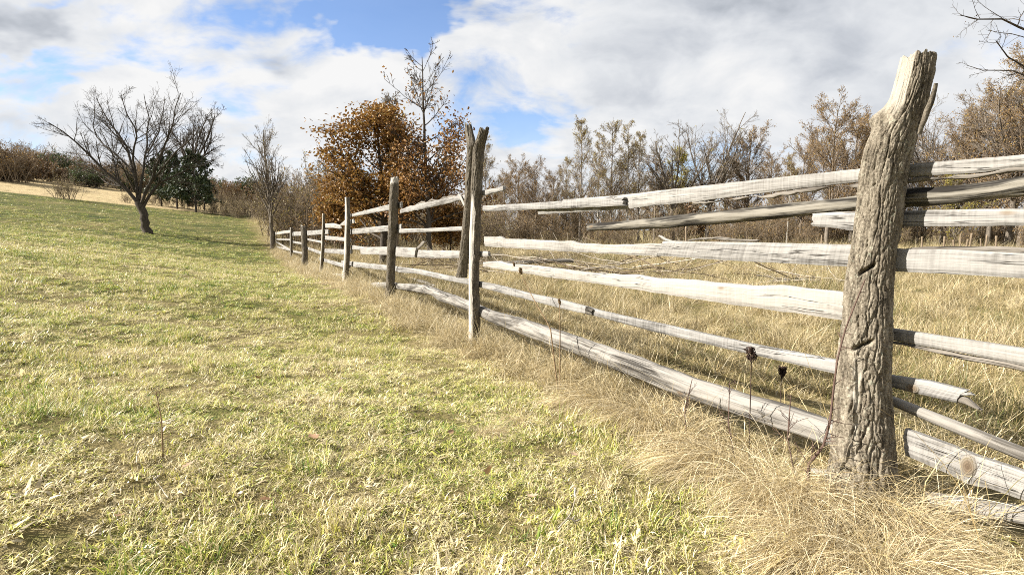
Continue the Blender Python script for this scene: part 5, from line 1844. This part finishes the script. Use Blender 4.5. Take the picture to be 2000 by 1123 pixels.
def weeds():
    rng = np.random.RandomState(14)
    # teasels
    for k, (path, head, lab) in enumerate([([(1092, 690), (1075, 640), (1045, 590), (1020, 540)], (1017, 530, .055, .017), 'leaning brown teasel stem with two seed heads before the middle rails'),
                                           ([(1094, 690), (1094, 640), (1093, 595)], (1093, 590, .045, .011), 'thin upright teasel with small head by the low log')]):
        b = on_fence(path[0][0], path[0][1], -0.22)
        b[2] = hz(b[0], b[1])
        P = [np.zeros(3) - np.array([0, 0, .03])] + [on_fence(x, y, -0.22 + 0.0 * i) - b for i, (x, y) in enumerate(path[1:])]
        root = obj('teasel', None, loc=b, label=lab, cat='weed')
        tb_, PP = stem_tubes(P, .006, .003)
        parts = [tb_]
        obj('stem', mesh_np('stem', *merge(parts), mats=[M_WEED]), root)
        heads = [head] + ([(1004, 517, .04, .009)] if k == 0 else [])
        for (hx, hy, L_, r_) in heads:
            c = on_fence(hx, hy, -0.22) - b
            V, Q = seed_head(rng, c, (-.2, 0, 1), L_, r_, 140)
            obj('seed_head', mesh_np('seed_head', V, Q, mats=[M_WEED]), root)
    # dark seed heads
    for k, (px, py, bx, by, lab) in enumerate([(1468, 684, 1472, 830, 'dark clustered weed head in front of the thin lower rail'), (1526, 720, 1524, 800, 'shorter dark weed head beside the thick post behind the log')]):
        o_ = -0.12 if k == 0 else 0.25
        t = on_fence(px, py, o_)
        b = t.copy(); b[2] = hz(b[0], b[1])
        b[0] += .01
        root = obj('dark_weed', None, loc=b, label=lab, cat='weed')
        tb_, PP = stem_tubes([np.array([0, 0, -.03]), (t - b) * .5 + rng.normal(size=3) * .006, t - b], .003, .002)
        P0 = np.array([PP]); R0 = np.full((1, len(PP)), .0025)
        a, ar = sprout(rng, P0, R0, 14, 0.10, 46, 4, 0.1, 0.1, 0.8, 0.86, 1.0, .0018)
        obj('stem', mesh_np('stem', *merge([tb_, tubes(a, ar, 3)]), mats=[M_WEEDD]), root)
        ends = np.concatenate([a[:, -1], a[:, 2]])
        parts = [seed_head(rng, e, (0, 0, 1), .018, .010, 14) for e in ends]
        obj('seed_head', mesh_np('seed_head', *merge(parts), mats=[M_WEEDD]), root)
    # thorny stem leaning against the thick post
    pts = [(1580, 905), (1608, 872), (1622, 820), (1628, 760), (1636, 700), (1652, 640), (1672, 590), (1690, 545)]
    b = on_fence(1580, 905, -0.34); b[2] = hz(b[0], b[1])
    P = [np.array([0, 0, -.03])] + [on_fence(x, y, -0.34 + 0.02 * i) - b for i, (x, y) in enumerate(pts)]
    root = obj('thorny_stem', None, loc=b, label='reddish thorny stem with short side twigs leaning past the thick post', cat='stem')
    tb_, PP = stem_tubes(P, .0065, .0025, 30, 7)
    obj('stem', mesh_np('stem', *tb_, mats=[M_THORN]), root)
    a, ar = sprout(rng, PP[None], np.linspace(.0065, .0025, 30)[None], 26, 0.09, 68, 4, 0.12, 0.02, 0.5, 0.1, 0.98, .0016, tip=.3)
    c, cr = sprout(rng, a, ar, 3, 0.35, 55, 3, 0.1, 0.0, 0.6, 0.3, 0.95, .0011, tip=.2)
    obj('thorn_twigs', mesh_np('thorn_twigs', *merge([tubes(a, ar, 4), tubes(c, cr, 3)]), mats=[M_THORN]), root, kind='stuff')
    # low thorny twigs round the log
    for k, (px, py, tx, ty, lab) in enumerate([(1440, 860, 1425, 745, 'thin dark briar twig arching over the low log'), (1560, 920, 1545, 770, 'branched briar twig standing between log and thick post'), (1345, 800, 1352, 740, 'short briar twig leaning on the middle of the low log')]):
        b = on_fence(px, py, -0.2); b[2] = hz(b[0], b[1])
        t = on_fence(tx, ty, -0.16)
        root = obj('briar_twig', None, loc=b, label=lab, cat='twig')
        tb_, PP = stem_tubes([np.array([0, 0, -.03]), (t - b) * .5 + rng.normal(size=3) * .02, t - b], .004, .0018)
        a, ar = sprout(rng, PP[None], np.linspace(.004, .0018, len(PP))[None], 9, 0.35, 42, 5, 0.18, 0.0, 0.6, 0.15, 0.95, .0015)
        c, cr = sprout(rng, a, ar, 3, 0.4, 50, 3, 0.15, 0.0, 0.6, 0.3, 0.95, .0011)
        obj('stem', mesh_np('stem', *merge([tb_, tubes(a, ar, 4), tubes(c, cr, 3)]), mats=[M_THORN]), root)
    # small dead seedling on the pasture
    b = on_ground(318, 893, 20)
    t = at(305, 765, b[1] * 1.02) - b
    root = obj('dead_seedling', None, loc=b, label='small dead brown seedling standing in the pasture grass', cat='weed')
    tb_, PP = stem_tubes([np.array([0, 0, -.03]), t * .55 + np.array([.01, 0, 0]), t], .0035, .0015)
    a, ar = sprout(rng, PP[None], np.linspace(.0035, .0015, len(PP))[None], 12, 0.3, 48, 5, 0.12, 0.06, 0.6, 0.25, 0.98, .0013)
    obj('stem', mesh_np('stem', *merge([tb_, tubes(a, ar, 4)]), mats=[M_WEED]), root)


weeds()


# ---- single tall straws standing up through the fence
def straws():
    rng = np.random.RandomState(23)
    n = 190
    s = rng.uniform(0.2, 7.5, n); o_ = rng.normal(size=n) * 0.22
    b = from_sz(s, 0 * s, o_)
    b[:, 2] = height(b[:, 0], b[:, 1])
    L = rng.uniform(0.35, 0.95, n)
    V, Q, T, rnd, al = blades(rng, n, 0, 0, 0, 0.0030, 0.16, nseg=6, base=b, lens=L, wander=0.25)
    me = mesh_np('tall_straws', V, Q, T, attrs={'rnd': rnd, 'along': al, 'dry': np.full(len(V), .6)}, mats=[M_TUSS])
    obj('tall_straws', me, kind='stuff', label='single tall dry straws standing up through the near fence rails', cat='grass')


straws()
